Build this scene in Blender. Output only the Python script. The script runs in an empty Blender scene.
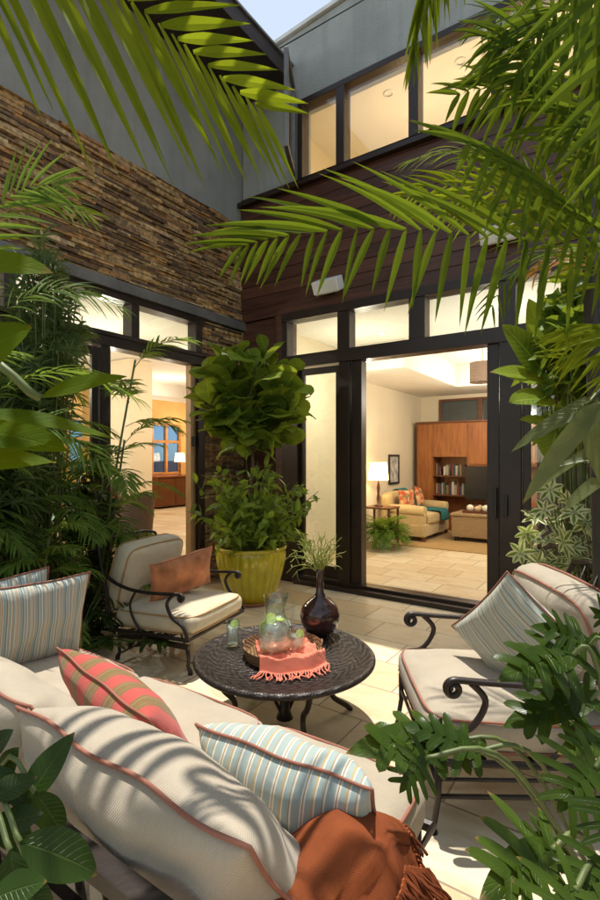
import bpy, math, random
from mathutils import Vector, Matrix, noise
R = math.radians
rng = random.Random(7)
scene = bpy.context.scene
COL = scene.collection
V = Vector

# ---------------------------------------------------------------- camera frame
CAM = V((4.45, -5.15, 1.55))
RT = V((0.8262, 0.5633, 0)); FW = V((-0.5633, 0.8262, 0)); UP = V((0, 0, 1))
F = 498.0
def at(px, py, d):
    """point seen at a photo pixel, at distance d in front of the camera"""
    return CAM + RT * ((px - 300) / F * d) + FW * d + UP * ((457 - py) / F * d)
def cv(r, u, f=0.0):
    return (RT * r + UP * u + FW * f).normalized()
def wx(px):
    """x on the back facade (plane y=0) seen at photo column px"""
    d = 4549.0 / (px + 431.0)
    return (CAM + RT * ((px - 300) / F * d) + FW * d).x

# ---------------------------------------------------------------- mesh builder
class MB:
    def __init__(s):
        s.v = []; s.f = []; s.uv = []; s.rnd = []; s.mi = []
    def add(s, vs, fs, uvs=None, rnd=0.5, mi=0):
        b = len(s.v)
        s.v += [tuple(p) for p in vs]
        s.f += [tuple(i + b for i in f) for f in fs]
        s.uv += list(uvs) if uvs else [(0.0, 0.0)] * len(vs)
        s.rnd += [rnd] * len(vs)
        s.mi += [mi] * len(fs)
        return s
    def box(s, a, b, rnd=0.5, mi=0, M=None):
        x0, y0, z0 = a; x1, y1, z1 = b
        vs = [V((x, y, z)) for z in (z0, z1) for y in (y0, y1) for x in (x0, x1)]
        if M: vs = [M @ p for p in vs]
        return s.add(vs, [(0, 2, 3, 1), (4, 5, 7, 6), (0, 1, 5, 4), (1, 3, 7, 5), (3, 2, 6, 7), (2, 0, 4, 6)], None, rnd, mi)
    def tube(s, pts, r, n=8, closed=False, rnd=0.5, flat=1.0, caps=True):
        pts = [V(p) for p in pts]; N = len(pts)
        if not hasattr(r, '__len__'): r = [r] * N
        vs = []; uvs = []
        t0 = (pts[1] - pts[0]).normalized()
        nrm = t0.cross(V((0, 0, 1)))
        if nrm.length < 1e-3: nrm = t0.cross(V((1, 0, 0)))
        nrm.normalize()
        for i, p in enumerate(pts):
            if closed: t = pts[(i + 1) % N] - pts[i - 1]
            else: t = pts[min(i + 1, N - 1)] - pts[max(i - 1, 0)]
            if t.length < 1e-9: t = t0.copy()
            t.normalize()
            nrm = nrm - t * nrm.dot(t)
            if nrm.length < 1e-6: nrm = t.orthogonal()
            nrm.normalize()
            b = t.cross(nrm)
            for k in range(n):
                a = 2 * math.pi * k / n
                vs.append(p + nrm * (math.cos(a) * r[i]) + b * (math.sin(a) * r[i] * flat))
                uvs.append((k / n, i / max(N - 1, 1)))
        fs = []
        for i in range(N if closed else N - 1):
            j = (i + 1) % N
            for k in range(n):
                l = (k + 1) % n
                fs.append((i * n + k, i * n + l, j * n + l, j * n + k))
        if not closed and caps:
            fs.append(tuple(range(n))[::-1]); fs.append(tuple((N - 1) * n + k for k in range(n)))
        return s.add(vs, fs, uvs, rnd)
    def lathe(s, prof, n=40, c=(0, 0, 0), rf=None, rnd=0.5):
        vs = []; uvs = []
        m = len(prof)
        for i, (r, z) in enumerate(prof):
            for k in range(n):
                a = 2 * math.pi * k / n
                q = r * (rf(a, i, z) if rf else 1)
                vs.append((c[0] + q * math.cos(a), c[1] + q * math.sin(a), c[2] + z))
                uvs.append((k / n, i / (m - 1)))
        fs = [(i * n + k, i * n + (k + 1) % n, (i + 1) * n + (k + 1) % n, (i + 1) * n + k) for i in range(m - 1) for k in range(n)]
        return s.add(vs, fs, uvs, rnd)
    def build(s, name, mat, parent=None, origin=None, smooth=False, bevel=0, subsurf=0):
        me = bpy.data.meshes.new(name)
        o_ = V(origin) if origin is not None else V((0, 0, 0))
        me.from_pydata([tuple(V(p) - o_) for p in s.v], [], s.f)
        uvl = me.uv_layers.new(name='UVMap')
        li = [0] * len(me.loops); me.loops.foreach_get('vertex_index', li)
        flat = []
        for i in li: flat += s.uv[i]
        uvl.data.foreach_set('uv', flat)
        at_ = me.attributes.new('rnd', 'FLOAT', 'POINT'); at_.data.foreach_set('value', s.rnd)
        mats = mat if isinstance(mat, (list, tuple)) else [mat]
        for m in mats: me.materials.append(m)
        if len(mats) > 1: me.polygons.foreach_set('material_index', s.mi)
        if smooth: me.polygons.foreach_set('use_smooth', [True] * len(me.polygons))
        me.update()
        o = bpy.data.objects.new(name, me); COL.objects.link(o)
        if parent: o.parent = parent
        elif origin is not None: o.location = o_
        if bevel:
            b = o.modifiers.new('b', 'BEVEL'); b.width = bevel; b.segments = 2; b.limit_method = 'ANGLE'
        if subsurf:
            b = o.modifiers.new('s', 'SUBSURF'); b.levels = subsurf; b.render_levels = subsurf
        return o

def tag(o, label=None, cat=None, group=None, kind=None):
    if label: o['label'] = label
    if cat: o['category'] = cat
    if group: o['group'] = group
    if kind: o['kind'] = kind
    return o
def thing(name, loc, label, cat, rz=0, group=None, kind=None):
    o = bpy.data.objects.new(name, None); COL.objects.link(o)
    o.location = loc; o.rotation_euler = (0, 0, rz); o.empty_display_size = .1
    return tag(o, label, cat, group, kind)
def smoothpath(pts, k=6):
    pts = [V(p) for p in pts]; out = []
    for i in range(len(pts) - 1):
        p0 = pts[max(i - 1, 0)]; p1 = pts[i]; p2 = pts[i + 1]; p3 = pts[min(i + 2, len(pts) - 1)]
        for j in range(k):
            t = j / k
            out.append(0.5 * ((2 * p1) + (p2 - p0) * t + (2 * p0 - 5 * p1 + 4 * p2 - p3) * t * t + (3 * p1 - p0 - 3 * p2 + p3) * t ** 3))
    out.append(pts[-1]); return out

# ---------------------------------------------------------------- materials
MATS = {}
def newmat(name):
    m = bpy.data.materials.new(name); m.use_nodes = True
    nt = m.node_tree; nt.nodes.clear()
    out = nt.nodes.new('ShaderNodeOutputMaterial')
    MATS[name] = m
    return m, nt, out
class NT:
    """tiny node helper"""
    def __init__(s, nt): s.nt = nt
    def n(s, typ, **kw):
        nd = s.nt.nodes.new(typ)
        for k, v in kw.items():
            if k.startswith('i_'):
                key = k[2:]
                key = int(key) if key.isdigit() else key.replace('_', ' ')
                if isinstance(v, bpy.types.NodeSocket): s.nt.links.new(v, nd.inputs[key])
                else: nd.inputs[key].default_value = v
            else: setattr(nd, k, v)
        return nd
    def l(s, a, b): s.nt.links.new(a, b)
    def ramp(s, fac, stops, interp='LINEAR'):
        nd = s.nt.nodes.new('ShaderNodeValToRGB'); cr = nd.color_ramp; cr.interpolation = interp
        while len(cr.elements) < len(stops): cr.elements.new(0.5)
        for e, (p, c) in zip(cr.elements, stops):
            e.position = p; e.color = (c[0], c[1], c[2], 1) if hasattr(c, '__len__') else (c, c, c, 1)
        s.l(fac, nd.inputs[0]); return nd.outputs[0]
    def mix(s, fac, a, b, mode='MIX'):
        nd = s.nt.nodes.new('ShaderNodeMix'); nd.data_type = 'RGBA'; nd.blend_type = mode
        for sock, v in ((nd.inputs[0], fac), (nd.inputs[6], a), (nd.inputs[7], b)):
            if isinstance(v, bpy.types.NodeSocket): s.l(v, sock)
            elif hasattr(v, '__len__'): sock.default_value = (v[0], v[1], v[2], 1)
            else: sock.default_value = v
        return nd.outputs[2]
    def math(s, op, a, b=0.0):
        nd = s.nt.nodes.new('ShaderNodeMath'); nd.operation = op
        for sock, v in ((nd.inputs[0], a), (nd.inputs[1], b)):
            if isinstance(v, bpy.types.NodeSocket): s.l(v, sock)
            else: sock.default_value = v
        return nd.outputs[0]
def plain(name, col, rough=.6, metal=0, var=.15, nscale=6, bump=0, bscale=60, spec=.5, coat=0, sheen=0):
    m, nt, out = newmat(name); h = NT(nt)
    tc = h.n('ShaderNodeTexCoord')
    ns = h.n('ShaderNodeTexNoise', i_Scale=nscale, i_Detail=4.0); h.l(tc.outputs['Object'], ns.inputs['Vector'])
    lo = [c * (1 - var) for c in col]; hi = [min(1, c * (1 + var)) for c in col]
    c = h.ramp(ns.outputs['Fac'], [(.3, lo), (.7, hi)])
    p = h.n('ShaderNodeBsdfPrincipled', i_Roughness=rough, i_Metallic=metal)
    p.inputs['Specular IOR Level'].default_value = spec
    p.inputs['Coat Weight'].default_value = coat
    p.inputs['Sheen Weight'].default_value = sheen
    h.l(c, p.inputs['Base Color'])
    if bump:
        n2 = h.n('ShaderNodeTexNoise', i_Scale=bscale, i_Detail=5.0); h.l(tc.outputs['Object'], n2.inputs['Vector'])
        b = h.n('ShaderNodeBump', i_Strength=bump, i_Distance=.01, i_Height=n2.outputs['Fac']); h.l(b.outputs[0], p.inputs['Normal'])
    h.l(p.outputs[0], out.inputs[0])
    return m
def leafmat(name, c1, c2, trans=.4, rough=.38, vein=.35, tcol=None, varieg=None, spot=.12, spec=.16):
    m, nt, out = newmat(name); h = NT(nt)
    at_ = h.n('ShaderNodeAttribute', attribute_name='rnd')
    uv = h.n('ShaderNodeTexCoord').outputs['UV']
    sp = h.n('ShaderNodeSeparateXYZ'); h.l(uv, sp.inputs[0])
    side = h.math('ABSOLUTE', h.math('SUBTRACT', sp.outputs[0], .5))          # 0 at midrib
    base = h.ramp(at_.outputs['Fac'], [(0, c1), (1, c2)])
    tc = h.n('ShaderNodeTexCoord')
    ns = h.n('ShaderNodeTexNoise', i_Scale=14.0, i_Detail=5.0); h.l(tc.outputs['Object'], ns.inputs['Vector'])
    base = h.mix(h.ramp(ns.outputs['Fac'], [(.35, 0), (.7, spot)]), base, [c * 2.2 for c in c2])
    if varieg:
        v2 = h.math('ADD', h.math('MULTIPLY', side, 2.0), h.math('MULTIPLY', ns.outputs['Fac'], 1.1))
        base = h.mix(h.ramp(v2, [(.90, 0), (.98, 1)]), base, varieg)
    # side veins: sawtooth of v - side
    w = h.math('FRACT', h.math('MULTIPLY', h.math('SUBTRACT', sp.outputs[1], h.math('MULTIPLY', side, .35)), 11.0))
    vb = h.ramp(w, [(0, 1), (.12, 0), (.88, 0), (1, 1)])
    mr = h.ramp(side, [(.012, 1), (.035, 0)])
    vv = h.math('MAXIMUM', h.math('MULTIPLY', vb, .55), mr)
    col = h.mix(h.math('MULTIPLY', vv, vein), base, [min(1, c * 2.0 + .02) for c in c2])
    tipn = h.ramp(h.math('ADD', sp.outputs[1], h.math('MULTIPLY', h.math('SUBTRACT', at_.outputs['Fac'], .5), .10)), [(.93, 0), (.985, .8)])
    col = h.mix(tipn, col, (.22, .13, .04))
    p = h.n('ShaderNodeBsdfPrincipled', i_Roughness=rough); h.l(col, p.inputs['Base Color']); p.inputs['Specular IOR Level'].default_value = spec
    b = h.n('ShaderNodeBump', i_Strength=.45, i_Distance=.004); h.l(h.math('SUBTRACT', 1.0, vv), b.inputs['Height']); h.l(b.outputs[0], p.inputs['Normal'])
    t = h.n('ShaderNodeBsdfTranslucent')
    tcl = h.mix(.5, col, tcol or [min(1, c2[0] * 3 + .02), min(1, c2[1] * 2.6), c2[2]])
    h.l(tcl, t.inputs[0])
    mx = h.n('ShaderNodeMixShader', i_0=trans); h.l(p.outputs[0], mx.inputs[1]); h.l(t.outputs[0], mx.inputs[2])
    h.l(mx.outputs[0], out.inputs[0])
    return m
def fabric(name, col, rough=.9, weave=1500, bump=.25, var=.07, stripes=None, axis=0, wob=.0, sheen=.2, soil=.1):
    """stripes: list of (pos, colour) repeated nothing, along uv axis"""
    m, nt, out = newmat(name); h = NT(nt)
    tc = h.n('ShaderNodeTexCoord')
    uv = tc.outputs['UV']
    sp = h.n('ShaderNodeSeparateXYZ'); h.l(uv, sp.inputs[0])
    ns = h.n('ShaderNodeTexNoise', i_Scale=7.0, i_Detail=5.0); h.l(tc.outputs['Object'], ns.inputs['Vector'])
    if stripes:
        reps, st = stripes
        f = h.math('ADD', h.math('MULTIPLY', sp.outputs[axis], reps), h.math('MULTIPLY', ns.outputs['Fac'], wob))
        f = h.math('FRACT', f)
        c = h.ramp(f, st, 'CONSTANT')
    else:
        c = h.ramp(ns.outputs['Fac'], [(.3, [x * (1 - var) for x in col]), (.7, [min(1, x * (1 + var)) for x in col])])
    ns2 = h.n('ShaderNodeTexNoise', i_Scale=3.0, i_Detail=6.0); h.l(tc.outputs['Object'], ns2.inputs['Vector'])
    c = h.mix(h.ramp(ns2.outputs['Fac'], [(.5, 0), (.8, soil)]), c, (.3, .24, .17))
    # woven threads from two crossed waves
    w1 = h.math('SINE', h.math('MULTIPLY', sp.outputs[0], float(weave))); w2 = h.math('SINE', h.math('MULTIPLY', sp.outputs[1], float(weave)))
    wv = h.math('MULTIPLY', w1, w2)
    c = h.mix(h.math('MULTIPLY', h.math('ADD', wv, 1.0), .10), c, (.12, .1, .08))
    p = h.n('ShaderNodeBsdfPrincipled', i_Roughness=rough); h.l(c, p.inputs['Base Color'])
    p.inputs['Sheen Weight'].default_value = sheen; p.inputs['Specular IOR Level'].default_value = .2
    b0 = h.n('ShaderNodeTexNoise', i_Scale=9.0, i_Detail=3.0); h.l(tc.outputs['Object'], b0.inputs['Vector'])
    b1 = h.n('ShaderNodeBump', i_Strength=.5, i_Distance=.02, i_Height=b0.outputs['Fac'])
    b = h.n('ShaderNodeBump', i_Strength=bump, i_Distance=.002, i_Height=wv); h.l(b1.outputs[0], b.inputs['Normal'])
    h.l(b.outputs[0], p.inputs['Normal']); h.l(p.outputs[0], out.inputs[0])
    return m
def emis(name, col, s):
    m, nt, out = newmat(name); h = NT(nt)
    e = h.n('ShaderNodeEmission', i_Strength=s); e.inputs[0].default_value = (*col, 1)
    h.l(e.outputs[0], out.inputs[0]); return m

M_bronze = plain('bronze_frame', (.026, .014, .009), .38, var=.3, nscale=3, bump=.08)
M_iron = plain('wrought_iron', (.022, .014, .011), .42, metal=.2, var=.25, nscale=12, bump=.06, bscale=90)
M_stucco = plain('grey_stucco', (.25, .26, .255), .92, var=.12, nscale=2.5, bump=.35, bscale=140)
M_stucco2 = plain('pale_stucco', (.38, .40, .39), .9, var=.1, nscale=3, bump=.35, bscale=140)
def stucco(name, col):
    m, nt, out = newmat(name); h = NT(nt); tc = h.n('ShaderNodeTexCoord')
    n1 = h.n('ShaderNodeTexNoise', i_Scale=1.2, i_Detail=7.0, i_Roughness=.6); h.l(tc.outputs['Object'], n1.inputs['Vector'])
    mp = h.n('ShaderNodeMapping'); h.l(tc.outputs['Object'], mp.inputs[0]); mp.inputs['Scale'].default_value = (9, 9, .5)
    n2 = h.n('ShaderNodeTexNoise', i_Scale=1.0, i_Detail=5.0); h.l(mp.outputs[0], n2.inputs['Vector'])
    c = h.ramp(n1.outputs['Fac'], [(.3, [x * .78 for x in col]), (.72, [x * 1.15 for x in col])])
    c = h.mix(h.ramp(n2.outputs['Fac'], [(.5, 0), (.78, .45)]), c, [x * .6 for x in col])
    n3 = h.n('ShaderNodeTexNoise', i_Scale=70.0, i_Detail=6.0); h.l(tc.outputs['Object'], n3.inputs['Vector'])
    p = h.n('ShaderNodeBsdfPrincipled', i_Roughness=.92); h.l(c, p.inputs['Base Color'])
    b = h.n('ShaderNodeBump', i_Strength=.6, i_Distance=.012, i_Height=n3.outputs['Fac']); h.l(b.outputs[0], p.inputs['Normal']); h.l(p.outputs[0], out.inputs[0]); return m
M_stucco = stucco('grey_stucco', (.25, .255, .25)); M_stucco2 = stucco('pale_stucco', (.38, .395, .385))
M_coping = plain('white_coping', (.7, .7, .68), .6)
M_soffit = plain('dark_soffit', (.03, .02, .016), .6, var=.3)
M_steel = plain('grey_steel', (.17, .16, .15), .45, metal=.4, var=.2)
M_cream = plain('cream_plaster', (.68, .60, .44), .85, var=.04, nscale=1.5, bump=.05)
M_ceil = plain('ceiling_paint', (.76, .73, .65), .9, var=.03, nscale=1.5)
M_ochre = plain('ochre_plaster', (.62, .38, .13), .85, var=.1, nscale=1.5)
M_white = plain('white_enamel', (.72, .72, .68), .4, var=.04)
M_soil = plain('soil', (.06, .042, .028), .95, var=.4, nscale=12, bump=.8, bscale=40)
M_bark = plain('bark', (.12, .085, .055), .85, var=.4, nscale=25, bump=.8, bscale=60)
M_stem = plain('green_stem', (.10, .13, .035), .5, var=.3, nscale=15)
M_rachis = plain('rachis', (.16, .15, .04), .45, var=.4, nscale=12)
M_darkstem = plain('dark_stem', (.03, .025, .018), .6, var=.4)
M_glaze = plain('yellow_glaze', (.50, .42, .02), .18, var=.15, nscale=7, bump=.08, bscale=30, coat=.6)
M_vase = plain('brown_glaze', (.045, .018, .014), .14, var=.4, nscale=8, coat=.5)
M_black = plain('black_plastic', (.012, .012, .013), .35)
M_lampsh = None

def wood(name, c1, c2, rough=.4, axis='X', scale=1.0):
    m, nt, out = newmat(name); h = NT(nt)
    tc = h.n('ShaderNodeTexCoord')
    mp = h.n('ShaderNodeMapping'); h.l(tc.outputs['Object'], mp.inputs[0])
    s = {'X': (1, 14, 14), 'Y': (14, 1, 14), 'Z': (14, 14, 1)}[axis]
    mp.inputs['Scale'].default_value = [k * scale for k in s]
    ns = h.n('ShaderNodeTexNoise', i_Scale=2.0, i_Detail=6.0, i_Distortion=.6); h.l(mp.outputs[0], ns.inputs['Vector'])
    at_ = h.n('ShaderNodeAttribute', attribute_name='rnd')
    f = h.math('ADD', ns.outputs['Fac'], h.math('MULTIPLY', h.math('SUBTRACT', at_.outputs['Fac'], .5), .35))
    c = h.ramp(f, [(.3, c1), (.7, c2)])
    p = h.n('ShaderNodeBsdfPrincipled', i_Roughness=rough); h.l(c, p.inputs['Base Color'])
    b = h.n('ShaderNodeBump', i_Strength=.15, i_Distance=.005, i_Height=ns.outputs['Fac']); h.l(b.outputs[0], p.inputs['Normal'])
    h.l(p.outputs[0], out.inputs[0]); return m
M_siding = wood('mahogany_siding', (.055, .021, .013), (.125, .048, .026), .42)
M_cherry = wood('cherry_wood', (.20, .06, .015), (.38, .14, .035), .35, 'Z')
M_cherryd = wood('cherry_wood_dark', (.09, .03, .012), (.17, .06, .02), .35, 'X')
M_tan = wood('tan_trim', (.35, .20, .09), (.5, .32, .15), .5, 'Z')

def glassmat(name='window_glass', tint=(.93, .96, .94), fac=.09):
    m, nt, out = newmat(name); h = NT(nt)
    t = h.n('ShaderNodeBsdfTransparent'); t.inputs[0].default_value = (*tint, 1)
    g = h.n('ShaderNodeBsdfGlossy', i_Roughness=.01)
    lw = h.n('ShaderNodeLayerWeight', i_Blend=.5)
    f = h.math('ADD', h.math('MULTIPLY', h.math('POWER', lw.outputs['Facing'], 4.0), .55), fac)
    mx = h.n('ShaderNodeMixShader'); h.l(h.math('MINIMUM', f, 1.0), mx.inputs[0]); h.l(t.outputs[0], mx.inputs[1]); h.l(g.outputs[0], mx.inputs[2])
    h.l(mx.outputs[0], out.inputs[0]); return m
M_glass = glassmat(fac=.08)
M_glass2 = glassmat('vessel_glass', (.9, .95, .92), .09)
def liquid(name, col, a):
    m, nt, out = newmat(name); h = NT(nt)
    t = h.n('ShaderNodeBsdfTransparent'); t.inputs[0].default_value = (*col, 1)
    p = h.n('ShaderNodeBsdfPrincipled', i_Roughness=.2); p.inputs['Base Color'].default_value = (*col, 1)
    mx = h.n('ShaderNodeMixShader', i_0=a); h.l(t.outputs[0], mx.inputs[1]); h.l(p.outputs[0], mx.inputs[2]); h.l(mx.outputs[0], out.inputs[0]); return m
M_lemon = liquid('pale_lemonade', (.97, .94, .90), .28)
M_ice = liquid('ice', (.97, .98, .98), .35)
M_lime = plain('lime_flesh', (.55, .65, .15), .35, var=.2, nscale=60)
M_limerind = plain('lime_rind', (.15, .32, .03), .4)

def tiles(name):
    m, nt, out = newmat(name); h = NT(nt)
    tc = h.n('ShaderNodeTexCoord')
    mp = h.n('ShaderNodeMapping'); h.l(tc.outputs['Object'], mp.inputs[0]); mp.inputs['Rotation'].default_value = (0, 0, 0)
    br = h.n('ShaderNodeTexBrick', offset=.37, squash=.8, squash_frequency=3); h.l(mp.outputs[0], br.inputs['Vector'])
    br.inputs['Color1'].default_value = (.0, .0, .0, 1); br.inputs['Color2'].default_value = (1, 1, 1, 1); br.inputs['Mortar'].default_value = (.5, .5, .5, 1)
    br.inputs['Scale'].default_value = 1.0; br.inputs['Mortar Size'].default_value = .006; br.inputs['Mortar Smooth'].default_value = .3
    br.inputs['Brick Width'].default_value = .62; br.inputs['Row Height'].default_value = .42; br.inputs['Bias'].default_value = 0
    c = h.ramp(br.outputs['Color'], [(0, (.54, .41, .24)), (.35, (.62, .51, .34)), (.7, (.68, .59, .43)), (1, (.49, .34, .18))])
    mp2 = h.n('ShaderNodeMapping'); h.l(tc.outputs['Object'], mp2.inputs[0]); mp2.inputs['Scale'].default_value = (1, 2.2, 1)
    ns = h.n('ShaderNodeTexNoise', i_Scale=3.0, i_Detail=9.0, i_Distortion=1.2, i_Roughness=.65); h.l(mp2.outputs[0], ns.inputs['Vector'])
    c = h.mix(h.ramp(ns.outputs['Fac'], [(.45, 0), (.72, .75)]), c, (.50, .34, .17))
    ns3 = h.n('ShaderNodeTexNoise', i_Scale=40.0, i_Detail=6.0); h.l(tc.outputs['Object'], ns3.inputs['Vector'])
    c = h.mix(h.ramp(ns3.outputs['Fac'], [(.55, 0), (.75, .35)]), c, (.75, .66, .5))
    c = h.mix(br.outputs['Fac'], c, (.26, .19, .12))
    p = h.n('ShaderNodeBsdfPrincipled'); h.l(c, p.inputs['Base Color'])
    h.l(h.ramp(ns3.outputs['Fac'], [(.3, .38), (.7, .6)]), p.inputs['Roughness'])
    hh = h.math('SUBTRACT', h.math('MULTIPLY', ns3.outputs['Fac'], .15), br.outputs['Fac'])
    b = h.n('ShaderNodeBump', i_Strength=.4, i_Distance=.004, i_Height=hh); h.l(b.outputs[0], p.inputs['Normal'])
    h.l(p.outputs[0], out.inputs[0]); return m
M_tile = tiles('travertine')

def stone(name='ledger_stone'):
    m, nt, out = newmat(name); h = NT(nt)
    at_ = h.n('ShaderNodeAttribute', attribute_name='rnd')
    c = h.ramp(at_.outputs['Fac'], [(0, (.09, .05, .028)), (.2, (.26, .13, .045)), (.38, (.44, .28, .12)), (.5, (.56, .27, .07)), (.62, (.17, .105, .06)), (.76, (.66, .43, .18)), (.9, (.40, .19, .06)), (1, (.74, .54, .30))])
    tc = h.n('ShaderNodeTexCoord')
    ns = h.n('ShaderNodeTexNoise', i_Scale=22.0, i_Detail=6.0); h.l(tc.outputs['Object'], ns.inputs['Vector'])
    c = h.mix(h.ramp(ns.outputs['Fac'], [(.35, .7), (.65, 0)]), c, (.035, .026, .02))
    p = h.n('ShaderNodeBsdfPrincipled', i_Roughness=.75); h.l(c, p.inputs['Base Color'])
    b = h.n('ShaderNodeBump', i_Strength=.8, i_Distance=.01, i_Height=ns.outputs['Fac']); h.l(b.outputs[0], p.inputs['Normal'])
    h.l(p.outputs[0], out.inputs[0]); return m
M_stone = stone()

# fabrics
M_cushion = fabric('oat_canvas', (.44, .375, .285), weave=820, bump=.35)
M_cushion2 = fabric('cream_canvas', (.66, .57, .40), weave=1500)
M_pipe = plain('rust_piping', (.29, .115, .075), .85)
M_gold_pipe = plain('ochre_piping', (.42, .25, .09), .8)
blue = (.36, .42, .40); pale = (.62, .58, .46); tanc = (.42, .28, .13); wht = (.74, .71, .62); dkb = (.17, .25, .27); brn = (.22, .13, .07)
M_stripe = fabric('blue_stripe', blue, weave=1500, stripes=(7, [(0, blue), (.2, wht), (.24, tanc), (.30, pale), (.36, brn), (.385, pale), (.5, blue), (.62, tanc), (.66, wht), (.72, blue), (.86, pale), (.93, dkb)]), wob=.05)
M_stripe2 = fabric('aqua_stripe', blue, weave=1500, stripes=(6.3, [(0, (.36, .43, .40)), (.26, wht), (.31, tanc), (.35, wht), (.40, (.36, .43, .40)), (.58, (.50, .38, .2)), (.66, wht), (.70, (.34, .42, .40)), (.9, tanc), (.94, wht)]), wob=.04)
M_stripe3 = fabric('sage_stripe', blue, weave=1500, stripes=(5.5, [(0, (.42, .46, .38)), (.15, pale), (.2, dkb), (.23, (.5, .52, .42)), (.4, tanc), (.43, pale), (.5, (.3, .38, .38)), (.58, brn), (.6, (.5, .52, .42)), (.8, dkb), (.83, tanc), (.86, pale)]), wob=.06)
M_redstr = fabric('coral_stripe', (.5, .1, .06), weave=1500, stripes=(5.5, [(0, (.50, .075, .06)), (.52, (.20, .13, .045)), (.60, (.30, .17, .06)), (.66, (.20, .13, .045)), (.86, (.27, .14, .05)), (.91, (.20, .13, .045))]), axis=0, wob=.10)
M_coral = fabric('terracotta_paisley', (.56, .21, .085), weave=900, var=.45)
M_throw = fabric('rust_chenille', (.36, .085, .022), weave=1300, bump=.8, var=.35, sheen=.0, soil=.0)
M_coralcloth = fabric('coral_cloth', (.75, .2, .12), weave=300, var=.2)

def wicker(name, c1, c2, sc=60):
    m, nt, out = newmat(name); h = NT(nt)
    tc = h.n('ShaderNodeTexCoord')
    sp = h.n('ShaderNodeSeparateXYZ'); h.l(tc.outputs['Object'], sp.inputs[0])
    a = h.math('SINE', h.math('MULTIPLY', h.math('ADD', sp.outputs[0], sp.outputs[1]), sc * 2.0)); b = h.math('SINE', h.math('MULTIPLY', sp.outputs[2], sc * 3.0))
    w = h.math('ADD', h.math('MULTIPLY', h.math('MULTIPLY', a, b), .5), .5)
    c = h.ramp(w, [(0, c1), (1, c2)])
    p = h.n('ShaderNodeBsdfPrincipled', i_Roughness=.6); h.l(c, p.inputs['Base Color'])
    bb = h.n('ShaderNodeBump', i_Strength=.8, i_Distance=.01, i_Height=w); h.l(bb.outputs[0], p.inputs['Normal'])
    h.l(p.outputs[0], out.inputs[0]); return m
M_wicker = wicker('brown_wicker', (.13, .08, .055), (.40, .29, .21), 80)
M_rattan = wicker('rattan_trunk', (.20, .12, .05), (.48, .34, .18), 60)
M_bamboo = wicker('tray_wood', (.12, .06, .025), (.3, .17, .07), 120)

# foliage
L_palm = leafmat('palm_leaf', (.035, .072, .009), (.088, .138, .014), trans=.45, rough=.6, vein=.2, spec=.04)
L_palmy = leafmat('palm_leaf_yellow', (.07, .118, .007), (.145, .195, .014), trans=.5, rough=.6, vein=.2, spec=.04)
L_bamb = leafmat('bamboo_palm_leaf', (.055, .115, .022), (.14, .22, .045), trans=.38, rough=.5, vein=.1, spec=.08)
L_fig = leafmat('fig_leaf', (.07, .13, .015), (.18, .25, .028), trans=.3, rough=.36, vein=.55)
L_under = leafmat('underplant_leaf', (.05, .11, .018), (.20, .28, .035), trans=.3, rough=.4, vein=.3)
L_philo = leafmat('philodendron_leaf', (.018, .040, .004), (.048, .082, .008), trans=.2, rough=.3, vein=.25)
L_dark = leafmat('dark_leaf', (.010, .028, .005), (.034, .062, .010), trans=.2, rough=.3, vein=.4)
L_big = leafmat('broad_leaf', (.04, .085, .003), (.085, .135, .004), trans=.5, rough=.6, vein=.2, spec=.06)
L_var = leafmat('variegated_leaf', (.06, .12, .02), (.14, .22, .04), trans=.3, rough=.35, vein=.3, varieg=(.72, .70, .42))
L_strap = leafmat('strap_leaf', (.07, .10, .04), (.14, .17, .07), trans=.3, rough=.4, vein=.1)
L_dry = leafmat('dry_leaf', (.35, .14, .03), (.5, .22, .05), trans=.3, rough=.6, vein=.1)
L_fern = leafmat('fern_leaf', (.05, .12, .01), (.14, .24, .03), trans=.3, vein=.1)

L_bambl = leafmat('pale_narrow_leaf', (.05, .09, .03), (.12, .17, .06), trans=.35, rough=.4, vein=.1)
# ---------------------------------------------------------------- leaves
def w_palm(t): return max(0, (.28 + .72 * min(1, t / .32) ** .8) * (1 - t ** 1.6) ** .9)
def w_ovate(t): return max(0, math.sin(math.pi * t ** .85)) ** .8
def w_obov(t): return max(0, math.sin(math.pi * t ** 1.7)) ** .65 * .8 + .25 * math.sin(math.pi * t)
def w_strap(t): return min(1, t / .1 + .4) * (1 - t ** 3) ** .9
def leaf(mb, p, d, n, L, W, shape=w_palm, droop=.5, fold=.25, rnd=None, seg=6, wav=0.0, twist=0.0):
    d = V(d).normalized(); p = V(p); n = V(n)
    if rnd is None: rnd = rng.random()
    vs = []; uvs = []; st = L / seg
    ph = rng.random() * 6
    for i in range(seg + 1):
        t = i / seg
        n = n - d * n.dot(d)
        if n.length < 1e-4: n = d.orthogonal()
        n.normalize()
        s = d.cross(n)
        if twist:
            q = Matrix.Rotation(twist / seg, 3, d); n = q @ n; s = q @ s
        w = W * .5 * shape(min(max(t, .0), 1))
        lift = n * (w * fold)
        wob = n * (wav * W * math.sin(t * 9 + ph))
        vs += [p - s * w + lift + wob, p.copy(), p + s * w + lift - wob * .6]
        uvs += [(0, t), (.5, t), (1, t)]
        p = p + d * st
        d = (d + V((0, 0, -1)) * (droop / seg)).normalized()
    fs = []
    for i in range(seg):
        a = i * 3
        fs += [(a, a + 1, a + 4, a + 3), (a + 1, a + 2, a + 5, a + 4)]
    mb.add(vs, fs, uvs, rnd)
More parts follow.
